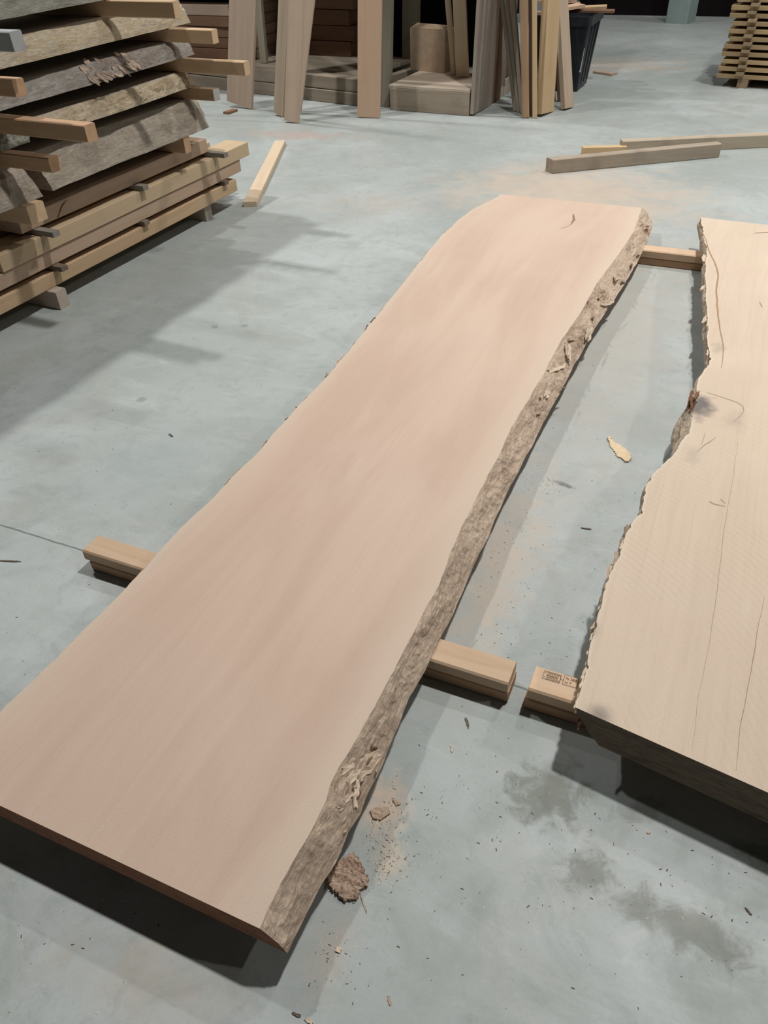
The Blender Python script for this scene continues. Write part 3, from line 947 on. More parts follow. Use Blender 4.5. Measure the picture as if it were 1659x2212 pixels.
# ------------------------------------------------------------------ loose timbers on the floor
stick_m = wood('pale_stick', (0.72, 0.58, 0.42), (0.62, 0.46, 0.30), 1.0, 0.5, 0.15)
a, b2 = at(541, 447), at(606, 313)
timber('loose_stick', a, b2, 0.085, 0.033, stick_m, 'pale square-cut stick lying on the floor beside the big stack', 'timber', bev=0.002, rough=0.001)
gb = wood('grey_beam', (0.36, 0.30, 0.235), (0.24, 0.19, 0.145), 0.8, 0.7, 0.4)
gb2 = wood('tan_beam', (0.50, 0.42, 0.32), (0.36, 0.28, 0.20), 0.8, 0.7, 0.35)
a, b2 = at(1189, 376), at(1553, 340)
d = (b2 - a).normalized()
pn = Vector((-d.y, d.x, 0))
timber('loose_timber', a + pn * 0.035, b2 + pn * 0.035, 0.07, 0.09, gb, 'front grey-brown beam lying on the floor right of centre', 'timber', 'loose beams on the floor', bev=0.004, skew0=-0.3)
c0 = at(1372, 352)
a2 = a + pn * 0.115 + d * 0.50
b3 = at(1659, 318) + d * 0.9
dd = Vector((0.905, 0.425, 0))
e0 = at(1659, 319)
timber('loose_timber', e0 - dd * 1.06 + Vector((-dd.y, dd.x, 0)) * 0.035, e0 + dd * 0.9 + Vector((-dd.y, dd.x, 0)) * 0.035, 0.07, 0.087, gb2, 'lighter beam behind the grey one, running out at the right border', 'timber', 'loose beams on the floor', bev=0.004)
a, b2 = at(1256, 329), at(1372, 321)
timber('loose_timber', Vector((-1.12, 5.98, 0)), Vector((-0.83, 6.09, 0)), 0.055, 0.06, wood('fresh_beam', (0.66, 0.48, 0.28), (0.54, 0.36, 0.18), 1, .5, .2), 'short fresh-cut orange offcut behind the grey beam', 'timber', 'loose beams on the floor', bev=0.003)

# ------------------------------------------------------------------ timber bay at the back
sleeper = wood('sleeper', (0.34, 0.285, 0.22), (0.25, 0.20, 0.15), 0.8, 0.7, 0.35)
deck_m = wood('bay_deck', (0.36, 0.31, 0.24), (0.26, 0.21, 0.16), 0.8, 0.7, 0.3)
pa, pb = at(400, 184), at(772, 230)
dx = (pb - pa).normalized()
nb_ = Vector((-dx.y, dx.x, 0))
pa = pa - dx * 0.6
pb = pb + dx * 0.18
timber('timber_sleeper', pa + nb_ * 0.06, pb + nb_ * 0.06, 0.12, 0.107, sleeper, 'lower long grey sleeper along the front of the timber bay', 'timber', bev=0.006, rough=0.004)
timber('timber_sleeper', pa + nb_ * 0.07 + Vector((0, 0, 0.112)), pb + nb_ * 0.07 + Vector((0, 0, 0.112)), 0.12, 0.108, sleeper, 'upper long grey sleeper along the front of the timber bay', 'timber', bev=0.006, rough=0.004)
# platform at the right of the bay with its top boards
C0, C1 = at(843, 238), at(1012, 251)
cx_ = (C1 - C0).normalized()
cn = Vector((-cx_.y, cx_.x, 0))
plat = empty('timber_platform', (C0 + C1) / 2, math.atan2(cx_.y, cx_.x))
props(plat, 'low timber platform with a top coloured as if brightly lit, carrying the cardboard box', 'platform')
bpy.context.view_layer.update()
timber('front_beam', C0 + cn * 0.05, C1 + cn * 0.05, 0.10, 0.178, sleeper, parent=plat, bev=0.005, rough=0.003)
timber('rear_beam', C0 + cn * 0.58, C1 + cn * 0.58, 0.10, 0.178, sleeper, parent=plat, bev=0.005)
for i in range(4):
    o_ = cn * (0.085 + i * 0.166) + Vector((0, 0, 0.178))
    timber('top_board', C0 - cx_ * 0.01 + o_, C1 + o_, 0.162, 0.022, wood('platform_top_lit', (0.62, 0.52, 0.415), (0.52, 0.43, 0.33), 0.8, 0.5, 0.2), parent=plat, bev=0.002)  # boards lightened in colour to stand in for lamp light on top
timber('edge_timber', (-2.27, 7.64, 0), (-2.25, 8.45, 0), 0.09, 0.13, wood('side_rail', (0.46, 0.40, 0.33), (0.36, 0.30, 0.24), 0.8, 0.6, 0.3), 'grey rail running back from the right corner of the timber bay', 'timber', bev=0.004)
# bay deck behind the sleepers
dk = empty('bay_deck', (-4.3, 8.0, 0), 0)
props(dk, 'shaded board deck inside the timber bay', 'deck')
bpy.context.view_layer.update()
for i in range(4):
    q = pa + nb_ * (0.27 + i * 0.25)
    q2 = pb + nb_ * (0.27 + i * 0.25) - dx * 0.30
    timber('deck_board', q + Vector((0, 0, 0.176)), q2 + Vector((0, 0, 0.176)), 0.235, 0.03, deck_m, parent=dk, bev=0.003)
for s_ in (0.25, 0.6, 0.95):
    q = pa.lerp(pb, s_) + nb_ * 0.16
    timber('joist', q, q + nb_ * 0.95, 0.08, 0.175, sleeper, parent=dk, bev=0.003)

# unseen rack added over the bay to keep it in shade; the boards stand clear
rack = empty('shade_rack', (-4.5, 8.1, 0))
props(rack, 'unseen timber rack added over the bay for shade, its shelf above the picture', 'rack')
bpy.context.view_layer.update()
for i in range(7):
    timber('shelf_board', (-6.9, 7.36 + 0.235 * i, 1.50), (-2.45, 7.30 + 0.235 * i, 1.50), 0.23, 0.04, sleeper, parent=rack, bev=0.003)
for (x, y) in ((-6.8, 7.5), (-6.8, 8.8), (-2.6, 8.8)):
    timber('rack_post', (x, y, 0.0), (x, y, 1.5), 0.08, 0.08, sleeper, parent=rack, zdir=(0, 1, 0), bev=0.003)

# leaning boards
def leaning(footL, footR, topx, thick, mat, lab, length=2.3, back=0.10, z=0.0, group='boards leaning in the timber bay', topy=0.0, depth_dir=None):
    """board standing on its end: foot edge from the measured floor points, leaning back; its top sways so that it passes topx"""
    A, B = at(*footL, z), at(*footR, z)
    xd = (B - A)
    xd.z = 0
    W = xd.length
    xd.normalize()
    nd = Vector((-xd.y, xd.x, 0))       # backwards
    mid = (A + B) / 2
    best = None
    for i in range(-60, 61):
        lat = i * 0.006
        up = (xd * lat + nd * back + Vector((0, 0, 1))).normalized()
        # march until the centre line leaves the picture at topy
        lo, hi = 0.0, 4.0
        for _ in range(30):
            m_ = (lo + hi) / 2
            if proj(mid + up * m_)[1] > topy:
                lo = m_
            else:
                hi = m_
        e = abs(proj(mid + up * lo)[0] - topx)
        if best is None or e < best[0]:
            best = (e, up)
    up = best[1]
    SEED[0] += 1
    me = beam_mesh(length, W, thick, bev=0.0025, seed=SEED[0], rough=0.0015, seg=10)
    o = link('leaning_board', me, None, (mat,))
    # local X up the board, local Z through its thickness (backwards), local Y across
    zx = up
    zz = (nd - zx * nd.dot(zx)).normalized()
    yy = zz.cross(zx)
    m = Matrix((zx, yy, zz)).transposed().to_4x4()
    m.translation = mid
    o.matrix_world = m
    lo = min((m @ v.co).z for v in me.vertices)
    m.translation = mid + Vector((0, 0, z - lo))
    o.matrix_world = m
    return props(o, lab, 'board', group)


w_rose = wood('board_rose', (0.50, 0.38, 0.295), (0.40, 0.29, 0.215), 0.8, 0.6, 0.15)
w_orange = wood('board_orange', (0.60, 0.415, 0.29), (0.54, 0.36, 0.245), 0.8, 0.45, 0.1)
w_tan = wood('board_tan', (0.52, 0.41, 0.31), (0.41, 0.31, 0.22), 0.8, 0.6, 0.15)
w_pale = wood('board_pale', (0.64, 0.52, 0.37), (0.54, 0.42, 0.28), 0.8, 0.6, 0.1)
w_grey = wood('board_grey', (0.36, 0.31, 0.26), (0.26, 0.21, 0.17), 0.8, 0.6, 0.2)
w_green = wood('board_green', (0.32, 0.30, 0.23), (0.25, 0.225, 0.17), 0.8, 0.6, 0.2)
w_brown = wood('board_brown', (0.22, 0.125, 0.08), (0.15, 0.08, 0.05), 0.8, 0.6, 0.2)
w_gold = wood('board_gold', (0.58, 0.42, 0.25), (0.48, 0.32, 0.17), 0.8, 0.6, 0.1)

leaning((491, 231), (543, 237), 525, 0.03, w_rose, 'wide rosy board leaning leftmost in the bay, beside the big stack')
leaning((562, 136), (575, 137), 556, 0.04, w_green, 'greenish grey post just right of the wide rosy board', z=0.21, back=0.03, length=1.2)
leaning((591, 249), (611, 254), 613, 0.03, w_tan, 'left of the three boards leaning in a tight bundle')
leaning((614, 265), (644, 267), 640, 0.03, w_rose, 'front middle board of the tight bundle of three')
leaning((628, 240), (650, 241), 668, 0.025, w_tan, 'rear right board of the tight bundle of three, tilted right', back=0.14)
leaning((772, 255), (820, 256), 799, 0.03, w_orange, 'smooth orange board leaning alone in the middle of the bay')
leaning((820, 231), (841, 232), 834, 0.07, w_green, 'greenish post with a brown bark stain behind the orange board', back=0.0, length=1.9)
leaning((868, 157), (905, 156), 889, 0.07, w_green, 'shaded grey-green post left of the cardboard box', z=0.0, back=0.0, length=1.49)
leaning((974, 162), (983, 163), 965, 0.03, w_pale, 'narrow pale board standing on the platform right of the box', z=0.2, back=0.05, length=1.25)
leaning((985, 167), (1012, 168), 991, 0.03, w_pale, 'wider pale board standing on the platform next to the corner boards', z=0.2, back=0.05, length=1.25)
# corner boards of the platform: their broad faces look to the right
def side_board(p0, p1, thick, mat, lab, lean=0.0, z=0.0, length=2.2, back=0.03):
    p0, p1 = Vector(p0), Vector(p1)
    xd = (p1 - p0)
    W = xd.length
    xd.normalize()
    nd = Vector((-xd.y, xd.x, 0))
    SEED[0] += 1
    me = beam_mesh(length, W, thick, bev=0.002, seed=SEED[0], rough=0.0015, seg=10)
    o = link('leaning_board', me, None, (mat,))
    up = (Vector((0, 0, 1)) + nd * lean + xd * back).normalized()
    zz = (nd - up * nd.dot(up)).normalized()
    yy = zz.cross(up)
    m = Matrix((up, yy, zz)).transposed().to_4x4()
    m.translation = (p0 + p1) / 2 + Vector((0, 0, z))
    o.matrix_world = m
    lo = min((m @ v.co).z for v in me.vertices)
    m.translation.z += z - lo
    o.matrix_world = m
    return props(o, lab, 'board', 'boards leaning in the timber bay')


side_board((-2.250, 6.90, 0), (-2.222, 7.34, 0), 0.03, w_grey, 'broad streaky board on the right corner of the platform, seen from its side', lean=-0.02)
side_board((-2.228, 7.37, 0), (-2.220, 7.58, 0), 0.03, w_brown, 'brown board behind the streaky corner board', lean=-0.02, back=0.04)
side_board((-2.235, 7.72, 0.13), (-2.225, 7.95, 0.13), 0.025, w_brown, 'dark board with a pale edge standing on the grey rail', lean=-0.02, z=0.137, back=0.02)
leaning((1083, 187), (1091, 187), 1092, 0.03, wood('board_white', (0.56, 0.52, 0.46), (0.46, 0.42, 0.36), .8, .5, .1), 'whitish narrow board behind the bundle of grey boards', z=0.136, back=0.03, length=1.2)
leaning((1108, 241), (1115, 242), 1083, 0.025, w_grey, 'left grey-brown board of the tilted sandwich of three', back=0.09, length=1.0)
leaning((1115.5, 243), (1122, 244), 1094, 0.025, w_grey, 'middle grey-brown board of the tilted sandwich of three', back=0.09, length=1.0)
leaning((1122.5, 245), (1130, 246), 1107, 0.025, w_grey, 'right grey-brown board of the tilted sandwich of three', back=0.09, length=1.2)
leaning((1127, 256), (1143, 256), 1132, 0.04, wood('board_bark', (0.40, 0.27, 0.16), (0.26, 0.16, 0.09), .8, .8, .35), 'brown waney board with bark on its edge right of the sandwich', back=0.08)
leaning((1143, 252), (1150, 252), 1146, 0.05, w_brown, 'dark brown board in the gap beside the waney board', back=0.08)
leaning((1150, 256), (1160, 256), 1154, 0.03, w_gold, 'narrow golden board in the right bundle', back=0.04)
side_board((-1.68, 7.00, 0), (-1.63, 7.22, 0), 0.055, w_gold, 'thick golden board turned sideways, brightest of the right bundle', lean=0.085, back=0.09)
leaning((1192, 219), (1200, 219), 1190, 0.03, w_brown, 'dark reddish board behind the thick golden board', back=0.08, length=1.0)
leaning((1204, 220), (1212, 220), 1200, 0.03, w_brown, 'reddish board between the dark one and the rightmost one', back=0.08, length=1.0)
side_board((-1.545, 7.27, 0), (-1.50, 7.40, 0), 0.045, w_tan, 'rightmost leaning board tilting left in front of the black bin', lean=0.24, back=0.05)

# cardboard box on the platform
card = plain('cardboard', (0.47, 0.355, 0.25), 0.85, 0.15, 0, 0.12, 20)
B0, B1 = at(887, 150, 0.2), at(957, 159, 0.2)
bxd = (B1 - B0).normalized()
bnd = Vector((-bxd.y, bxd.x, 0))
bw = (B1 - B0).length
bz = 0.335
cb = empty('cardboard_box', (B0 + B1) / 2 + bnd * 0.11, math.atan2(bxd.y, bxd.x))
props(cb, 'brown cardboard box standing on the timber platform', 'box')
bd2 = 0.22
th = 0.006


def cpart(name, x0, x1, y0, y1, z0, z1, rot=None):
    o = link(name, box_mesh(x0, x1, y0, y1, z0, z1), cb, (card,))
    if rot:
        o.location, o.rotation_euler = rot
    return o


cpart('front_panel', -bw / 2, bw / 2, -bd2 / 2, -bd2 / 2 + th, 0.001, bz)
cpart('back_panel', -bw / 2, bw / 2, bd2 / 2 - th, bd2 / 2, 0.001, bz)
cpart('side_panel', -bw / 2, -bw / 2 + th, -bd2 / 2 + th, bd2 / 2 - th, 0.001, bz)
cpart('side_panel', bw / 2 - th, bw / 2, -bd2 / 2 + th, bd2 / 2 - th, 0.001, bz)
cpart('bottom_panel', -bw / 2 + th, bw / 2 - th, -bd2 / 2 + th, bd2 / 2 - th, 0.001, 0.008)
cpart('flap', -bw / 2 + 0.01, bw / 2 - 0.01, 0, 0.10, 0, 0.005, ((0, -bd2 / 2, bz), (0.25, 0, 0)))

# stacked boards in the shade inside the bay
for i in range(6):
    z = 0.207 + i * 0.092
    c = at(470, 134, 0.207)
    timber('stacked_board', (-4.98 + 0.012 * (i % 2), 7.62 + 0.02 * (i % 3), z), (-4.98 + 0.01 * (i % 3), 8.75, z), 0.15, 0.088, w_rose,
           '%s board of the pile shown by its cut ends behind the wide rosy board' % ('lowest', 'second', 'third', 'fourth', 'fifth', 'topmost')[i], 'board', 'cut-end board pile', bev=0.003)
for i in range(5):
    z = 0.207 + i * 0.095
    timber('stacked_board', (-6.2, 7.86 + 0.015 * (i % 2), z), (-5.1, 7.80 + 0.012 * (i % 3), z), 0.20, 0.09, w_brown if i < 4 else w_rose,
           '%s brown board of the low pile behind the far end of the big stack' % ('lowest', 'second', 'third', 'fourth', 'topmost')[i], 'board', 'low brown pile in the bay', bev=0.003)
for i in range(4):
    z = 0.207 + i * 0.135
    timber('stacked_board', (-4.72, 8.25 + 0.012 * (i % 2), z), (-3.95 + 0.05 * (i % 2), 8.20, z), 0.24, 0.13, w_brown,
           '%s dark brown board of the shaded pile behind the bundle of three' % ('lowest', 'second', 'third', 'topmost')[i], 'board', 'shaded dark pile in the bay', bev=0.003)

# ------------------------------------------------------------------ black bin
bin_m, t, b = nt('bin_plastic', 0.42, 0.4)
nn = tex(t, coords(t, (3, 3, 1)), 6, 5)
t.links.new(mixc(t, rng(t, nn, 0.4, 0.75), (0.012, 0.016, 0.022), (0.03, 0.034, 0.04)), b.inputs['Base Color'])
bin_o = empty('wheeled_bin', (-1.80, 8.24, 0), 0.0)
props(bin_o, 'black ribbed plastic bin full of wood offcuts behind the leaning boards', 'bin')


def tapered(x0, y0, x1, y1, z0, z1, r=0.02, close_bottom=True, thick=0.008):
    """open tub: rounded rectangular wall from (x0,y0 half sizes) at z0 to (x1,y1) at z1, with inner skin"""
    def ringp(hx, hy, rr, z):
        out = []
        for (sx, sy, a0) in ((1, 1, 0), (-1, 1, 90), (-1, -1, 180), (1, -1, 270)):
            for k in range(4):
                a_ = math.radians(a0 + k * 30)
                out.append((sx * (hx - rr) + rr * math.cos(a_), sy * (hy - rr) + rr * math.sin(a_), z))
        return out
    rings = [ringp(x0, y0, r, z0), ringp(x1, y1, r, z1), ringp(x1 - thick, y1 - thick, r, z1), ringp(x0 - thick, y0 - thick, r, z0 + thick)]
    n = len(rings[0])
    vs = [p for q in rings for p in q]
    fs = []
    for k in range(3):
        for j in range(n):
            a_, c_ = k * n + j, k * n + (j + 1) % n
            fs.append((a_, c_, c_ + n, a_ + n))
    fs.append(tuple(reversed(range(n))))
    fs.append(tuple(range(3 * n, 4 * n)))
    return pydata('tub', vs, fs)


HXB, HYB, HXT, HYT, BH = 0.185, 0.22, 0.245, 0.27, 0.60
link('tub', tapered(HXB, HYB, HXT, HYT, 0.0, BH - 0.05), bin_o, (bin_m,))
rim = link('rim', tapered(HXT + 0.012, HYT + 0.012, HXT + 0.018, HYT + 0.018, BH - 0.075, BH, 0.025, thick=0.016), bin_o, (bin_m,))
for i in range(5):
    x = -0.15 + i * 0.075
    rb = link('rib', pydata('rib', [(x - .008, -HYB - .0, 0.05), (x + .008, -HYB, 0.05), (x * 1.25 + .008, -HYT + 0.002, BH - .08), (x * 1.25 - .008, -HYT + 0.002, BH - .08),
                                    (x - .006, -HYB - .012, 0.05), (x + .006, -HYB - .012, 0.05), (x * 1.25 + .006, -HYT - .01, BH - .08), (x * 1.25 - .006, -HYT - .01, BH - .08)],
                              [(4, 5, 6, 7), (0, 4, 7, 3), (5, 1, 2, 6), (0, 1, 5, 4), (7, 6, 2, 3)]), bin_o, (bin_m,))
for i in range(3):
    y = -0.12 + i * 0.12
    link('rib', pydata('rib', [(HXB, y - .008, 0.05), (HXB, y + .008, 0.05), (HXT - .002, y * 1.2 + .008, BH - .08), (HXT - .002, y * 1.2 - .008, BH - .08),
                               (HXB + .012, y - .006, 0.05), (HXB + .012, y + .006, 0.05), (HXT + .01, y * 1.2 + .006, BH - .08), (HXT + .01, y * 1.2 - .006, BH - .08)],
                         [(5, 4, 7, 6), (4, 0, 3, 7), (1, 5, 6, 2), (1, 0, 4, 5), (6, 7, 3, 2)]), bin_o, (bin_m,))
smear = plain('white_smear', (0.75, 0.76, 0.76), 0.6)
link('paint_smear', pydata('s', [(0.196, -0.236, .19), (0.205, -0.236, .19), (0.221, -0.251, .36), (0.217, -0.251, .36), (0.19, -.2345, .165), (0.203, -.2345, .165)],
                           [(0, 1, 2, 3), (4, 5, 1, 0)]), bin_o, (smear,))
off = [(-1.93, 8.05, 0.602, 0.30, 0.10, 0.3, w_rose, 'reddish offcut lying at the left of the bin top'),
       (-1.78, 8.10, 0.634, 0.26, 0.12, 0.9, w_orange, 'short orange offcut across the front of the bin top'),
       (-1.66, 8.36, 0.603, 0.32, 0.13, 0.15, w_gold, 'flat golden offcut at the right of the bin top'),
       (-1.92, 8.36, 0.628, 0.34, 0.11, -0.2, w_orange, 'long orange offcut at the back of the bin top'),
       (-1.95, 8.22, 0.668, 0.40, 0.10, 0.25, w_rose, 'reddish board end on top of the heap in the bin')]
for (x, y, z, L_, W_, rz, mt, lab) in off:
    timber('wood_offcut', (x - math.cos(rz) * L_ / 2, y - math.sin(rz) * L_ / 2, z), (x + math.cos(rz) * L_ / 2, y + math.sin(rz) * L_ / 2, z + 0.01), W_, 0.024, mt, lab, 'offcut', 'offcuts heaped in the bin', bev=0.001, seg=2)
timber('wood_offcut', (-1.86, 8.19, 0.604), (-1.40, 8.20, 0.604), 0.09, 0.022, w_brown, 'brown block sticking out at the right of the bin', 'offcut', 'offcuts heaped in the bin', bev=0.003, seg=2)
# blue-grey crate far behind the bin
cr = empty('blue_crate', (-3.0, 12.4, 0), 0.1)
props(cr, 'pale blue-grey crate in the distance behind the bin', 'crate')
cm = plain('crate_blue', (0.30, 0.36, 0.44), 0.6, 0.3, 0, 0.15, 6)
link('crate_body', tapered(0.36, 0.3, 0.38, 0.32, 0.0, 0.42, 0.03), cr, (cm,))
link('crate_rim', tapered(0.40, 0.34, 0.40, 0.34, 0.40, 0.45, 0.03, thick=0.03), cr, (cm,))

# floor scraps
timber('wood_scrap', at(1287, 157), at(1327, 163), 0.10, 0.02, w_rose, 'flat pinkish scrap board on the floor right of the bin', 'scrap', bev=0.001, seg=3)
timber('wood_scrap', at(488, 247), at(508, 240), 0.06, 0.02, w_brown, 'small reddish scrap on the floor in front of the wide rosy board', 'scrap', bev=0.001, seg=3)

# ------------------------------------------------------------------ column
c0, c1 = at(1436, 50), at(1482, 53)
colm = plain('column_paint', (0.33, 0.42, 0.40), 0.55, 0.3, 0, 0.12, 3)
cd = (c1 - c0).normalized()
cw = (c1 - c0).length
colo = empty('steel_column', (c0 + c1) / 2 + Vector((-cd.y, cd.x, 0)) * cw / 2, math.atan2(cd.y, cd.x))
props(colo, 'pale green painted square steel column far back', 'column')
me = beam_mesh(6.5, cw, cw, bev=0.015, rough=0.0, seg=2)
me.transform(Matrix.Translation((0, -0, 0)))
sh_ = link('shaft', me, colo, (colm,))
sh_.matrix_basis = Matrix(((0, 1, 0, 0), (0, 0, 1, -cw / 2), (1, 0, 0, 0.0), (0, 0, 0, 1)))

# ------------------------------------------------------------------ stickered board stack at the right
lam = wood('stack_lumber', (0.44, 0.315, 0.175), (0.34, 0.235, 0.12), 0.8, 0.5, 0.2)
lam2 = wood('stack_lumber_dark', (0.34, 0.25, 0.16), (0.25, 0.175, 0.105), 0.8, 0.5, 0.2)
P0 = Vector((-0.43, 8.50, 0))
pd = Vector((0.99, -0.10, 0)).normalized()
pnm = Vector((-pd.y, pd.x, 0))
rs = random.Random(3)
ORD = ('lowest', 'second', 'third', 'fourth', 'fifth', 'sixth', 'seventh', 'eighth', 'ninth', 'tenth', 'eleventh', 'twelfth', 'thirteenth', 'fourteenth', 'fifteenth', 'sixteenth', 'seventeenth', 'eighteenth')
for s_ in (0.16, 1.2):
    for q_ in (0.03,):
        timber('bearer', P0 + pd * (s_ + .05) + pnm * 0.02, P0 + pd * (s_ + .05) + pnm * 1.0, 0.09, 0.072, lam2,
               '%s floor bearer under the stickered board stack' % ('left' if s_ < 1 else 'right'), 'timber', bev=0.003)
zb = 0.072
for i in range(18):
    s0 = rs.uniform(-0.04, 0.02)
    timber('stickered_board', P0 + pd * s0 + pnm * 0.10 + Vector((0, 0, zb)), P0 + pd * 2.2 + pnm * 0.10 + Vector((0, 0, zb)), 0.15, 0.034, lam,
           '%s front board from the floor in the stickered stack at the right border' % ORD[i], 'board', 'front boards of the stickered stack', bev=0.002, seg=6)
    for j in range(3):
        s1 = rs.uniform(-0.05, 0.01)
        timber('stickered_board', P0 + pd * s1 + pnm * (0.28 + 0.19 * j) + Vector((0, 0, zb)), P0 + pd * 2.2 + pnm * (0.28 + 0.19 * j) + Vector((0, 0, zb)), 0.17, 0.034, lam2,
               '%s layer from the floor, %s row behind the front, in the stickered stack' % (ORD[i], ('first', 'second', 'third')[j]), 'board', 'rear boards of the stickered stack', bev=0.002, seg=2)
    zb += 0.0345
    if i < 17:
        for s_ in (0.17, 1.2):
            j_ = rs.uniform(-0.015, 0.015)
            timber('sticker', P0 + pd * (s_ + j_) + pnm * rs.uniform(-0.03, 0.0) + Vector((0, 0, zb)), P0 + pd * (s_ + j_) + pnm * 0.78 + Vector((0, 0, zb)), 0.07, 0.0235, lam2,
                   '%s %s sticker from the floor in the stickered stack' % (ORD[i], 'left' if s_ < 1 else 'right'), 'sticker', 'stickers of the stickered stack', bev=0.001, seg=2)
        zb += 0.024

# ------------------------------------------------------------------ bark, chips and shavings on the near floor
def chunk(pts, z, T, mat, name, label, cat, seed, curl=0.0):
    """irregular thick flake with a jagged measured outline"""
    r_ = random.Random(seed)
    P_ = [at(x, y, 0) for x, y in pts]
    cen = sum(P_, Vector()) / len(P_)
    def inside(x, y):
        r = False
        for i in range(len(P_)):
            p, q = P_[i], P_[i - 1]
            if (p.y > y) != (q.y > y) and x < (q.x - p.x) * (y - p.y) / (q.y - p.y) + p.x:
                r = not r
        return r
    xs, ys = [p.x for p in P_], [p.y for p in P_]
    st_ = max(max(xs) - min(xs), max(ys) - min(ys)) / 34
    ga = r_.uniform(0.9, 1.3)
    vs, fs, top_i, bot_i = [], [], {}, {}

    def vid(d, i, j, top):
        if (i, j) not in d:
            x = min(xs) + i * st_ + r_.uniform(-.32, .32) * st_
            y = min(ys) + j * st_ + r_.uniform(-.32, .32) * st_
            if (i, j) in top_i and not top:
                x, y = vs[top_i[(i, j)]][0] + cen.x, vs[top_i[(i, j)]][1] + cen.y
            al = x * math.cos(ga) + y * math.sin(ga)
            ac = -x * math.sin(ga) + y * math.cos(ga)
            h_ = T * (0.75 + 0.32 * fbm(al * 20, ac * 85, seed) + 0.28 * fbm(x * 160, y * 160, seed + 2))
            e_ = curl * (((x - cen.x) ** 2 + (y - cen.y) ** 2) ** 0.5 / (17 * st_)) ** 2
            d[(i, j)] = len(vs)
            vs.append((x - cen.x, y - cen.y, max(0.0008, h_ + e_) if top else 0.7 * e_))
        return d[(i, j)]
    cells = {(i, j) for i in range(36) for j in range(36) if inside(min(xs) + (i + .5 + r_.uniform(-.5, .5)) * st_, min(ys) + (j + .5 + r_.uniform(-.5, .5)) * st_)}
    for (i, j) in sorted(cells):
        fs.append(tuple(vid(top_i, *q, True) for q in ((i, j), (i + 1, j), (i + 1, j + 1), (i, j + 1))))
    for (i, j) in sorted(cells):
        fs.append(tuple(vid(bot_i, *q, False) for q in ((i, j), (i, j + 1), (i + 1, j + 1), (i + 1, j))))
        for (di, dj, c1_, c2_) in ((-1, 0, (i, j + 1), (i, j)), (1, 0, (i + 1, j), (i + 1, j + 1)), (0, -1, (i, j), (i + 1, j)), (0, 1, (i + 1, j + 1), (i, j + 1))):
            if (i + di, j + dj) not in cells:
                fs.append((top_i[c1_], vid(bot_i, *c1_, False), vid(bot_i, *c2_, False), top_i[c2_]))
    me = pydata(name, vs, fs)
    me2 = me
    bm = bmesh.new()
    bm.from_mesh(me2)
    bmesh.ops.recalc_face_normals(bm, faces=bm.faces)
    bm.to_mesh(me2)
    bm.free()
    o = link(name, me2, None, (mat,))
    o.location = cen
    return props(o, label, cat)


bark_c = wood('bark_chunk', (0.56, 0.42, 0.32), (0.33, 0.21, 0.15), 2.6, 0.9, 0.35, (0.20, 0.10, 0.07), 0.85, 0.9)
bk = chunk([(707, 1892), (726, 1868), (764, 1846), (777, 1862), (796, 1901), (794, 1917), (777, 1926), (772, 1945), (743, 1948), (729, 1934), (712, 1916)], 0, 0.014, bark_c, 'bark_chunk', 'rough square chunk of bark on the floor beside the long slab', 'bark', 3)
chunk([(1312, 948), (1318, 947), (1326, 957), (1338, 962), (1352, 972), (1363, 986), (1361, 997), (1352, 1000), (1343, 993), (1334, 987), (1325, 973), (1318, 966)], 0, 0.004, wood('yellow_chip', (0.66, 0.53, 0.35), (0.58, 0.44, 0.27), 3, .6, .2), 'wood_chip', 'pale yellow sliver of wood on the floor between the two slabs', 'chip', 5, 0.003)
chunk([(799, 1752), (815, 1745), (838, 1744), (843, 1758), (822, 1773), (806, 1770)], 0, 0.006, wood('dusty_chip', (0.56, 0.43, 0.32), (0.42, 0.30, 0.21), 3, .8, .3), 'bark_flake', 'sawdust-covered bark flake above the bark chunk', 'bark', 7)
chunk([(848, 1728), (858, 1726), (866, 1738), (856, 1742)], 0, 0.004, MATS['dusty_chip'], 'bark_flake', 'tiny dusty flake right of the sawdust-covered one', 'bark', 9)
chunk([(728, 2044), (738, 2050), (734, 2060), (724, 2056)], 0, 0.004, wood('pale_chip', (0.66, 0.54, 0.42), (0.52, 0.38, 0.27), 3, .6, .2), 'wood_chip', 'small pale chip in the shadow at the near end of the long slab', 'chip', 11)


def sliver(pa_, pb_, w_, mat, label):
    a_, b_ = at(*pa_), at(*pb_)
    me = flake_mesh((b_ - a_).length, w_, 0.0018, int(pa_[0]))
    o = link('wood_sliver', me, None, (mat,))
    frame(o, (a_ + b_) / 2, b_ - a_)
    return props(o, label, 'sliver', 'wood slivers on the near floor')


dk_m = plain('dark_sliver', (0.15, 0.115, 0.09), 0.8)
lt_m = MATS['pale_chip']
sliver((0, 1212), (42, 1214), 0.006, dk_m, 'dark sliver on the floor at the left border')
sliver((1006, 1552), (1012, 1572), 0.006, dk_m, 'dark curved sliver in front of the near bolster')
sliver((974, 1609), (977, 1625), 0.005, lt_m, 'pale sliver below the near bolster')
sliver((817, 1772), (804, 1806), 0.003, lt_m, 'pale splinter pointing down from the sawdust-covered flake')
sliver((779, 1932), (792, 1970), 0.003, lt_m, 'pale splinter trailing from the bark chunk')
sliver((632, 2190), (652, 2196), 0.005, dk_m, 'dark sliver at the bottom border')
sliver((660, 2202), (676, 2212), 0.005, lt_m, 'pale sliver at the bottom border')
sliver((840, 2152), (843, 2172), 0.005, bark_c, 'reddish sliver right of the shadow at the bottom')
sliver((1610, 1962), (1622, 1976), 0.004, dk_m, 'dark thread-like sliver on the stained floor at the right')
sliver((1398, 1800), (1404, 1796), 0.006, lt_m, 'white speck-like chip on the stained floor')
sliver((1255, 1141), (1278, 1144), 0.005, dk_m, 'dark sliver on the floor between the slabs')
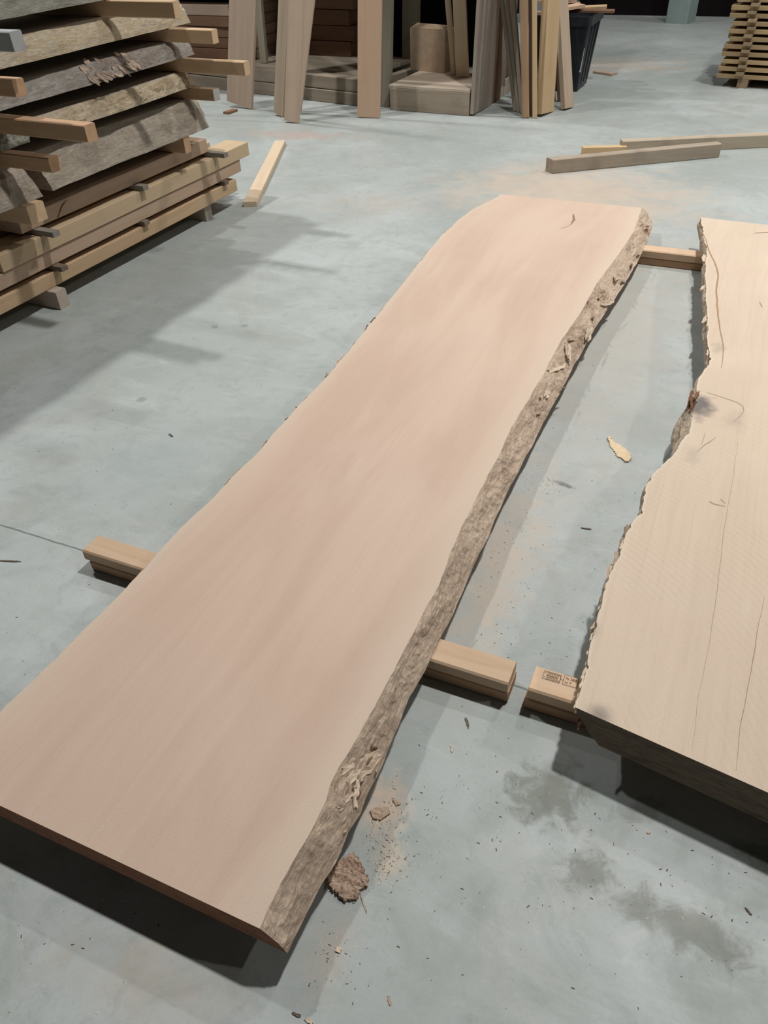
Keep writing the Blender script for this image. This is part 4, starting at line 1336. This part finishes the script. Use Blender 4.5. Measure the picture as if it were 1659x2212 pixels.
sliver((365, 938), (374, 944), 0.008, dk_m, 'dark sliver on the open floor left of the long slab')

# uncountable sawdust and fine shavings
rs = random.Random(12)
vs, fs, mi = [], [], []


def crumb(p, L_, W_, a_, k):
    i = len(vs)
    dx_, dy_ = math.cos(a_) * L_ / 2, math.sin(a_) * L_ / 2
    ex, ey = -math.sin(a_) * W_ / 2, math.cos(a_) * W_ / 2
    h_ = W_ * 0.5
    vs.extend([(p.x - dx_ - ex, p.y - dy_ - ey, 0.0002), (p.x + dx_ - ex, p.y + dy_ - ey, 0.0002), (p.x + dx_ + ex, p.y + dy_ + ey, 0.0002), (p.x - dx_ + ex, p.y - dy_ + ey, 0.0002),
               (p.x - dx_ * .7, p.y - dy_ * .7, h_), (p.x + dx_ * .7, p.y + dy_ * .7, h_)])
    for f in ((0, 1, 5, 4), (2, 3, 4, 5), (1, 2, 5), (3, 0, 4)):
        fs.append(tuple(i + q for q in f))
        mi.append(k)


def under(p):
    return 1.14 < p.y < 1.28 or 4.05 < p.y < 4.2 or (tl(p.y) - .05 < p.x < br(p.y) + .01 and V0 < p.y < V1) or (p.x > rl(p.y) - .02 and p.y > VR0 - .1 and p.y < VR1)


for _ in range(1300):
    x, y = rs.uniform(0, 1659), rs.triangular(250, 2212, 1700)
    p = at(x, y)
    if under(p):
        continue
    s = rs.choice((0.5, 0.6, 0.8, 1.0, 1.5))
    crumb(p, 0.0045 * s, 0.0012 * s + 0.0004, rs.uniform(0, 6.3), rs.choice((0, 0, 1)))
for (cx_p, cy_p, sx, sy, n_) in ((1090, 1210, 50, 120, 330), (825, 1770, 30, 45, 260), (838, 1870, 22, 25, 200), (1110, 1100, 90, 160, 250), (720, 2050, 25, 50, 90), (1200, 640, 60, 90, 60), (1210, 1048, 26, 8, 60)):
    for _ in range(n_):
        p = at(rs.gauss(cx_p, sx), rs.gauss(cy_p, sy))
        if under(p):
            continue
        s = rs.choice((0.4, 0.5, 0.7, 1.0))
        crumb(p, 0.0055 * s, 0.0013 * s + 0.0004, rs.uniform(0, 6.3), rs.choice((0, 1, 1)))
o = link('sawdust_crumbs', pydata('crumbs', vs, fs, False, mi), None, (dk_m, plain('pale_crumb', (0.66, 0.60, 0.50), 0.8)))
props(o, 'fine shavings and sawdust crumbs scattered over the concrete', 'sawdust', None, 'stuff')
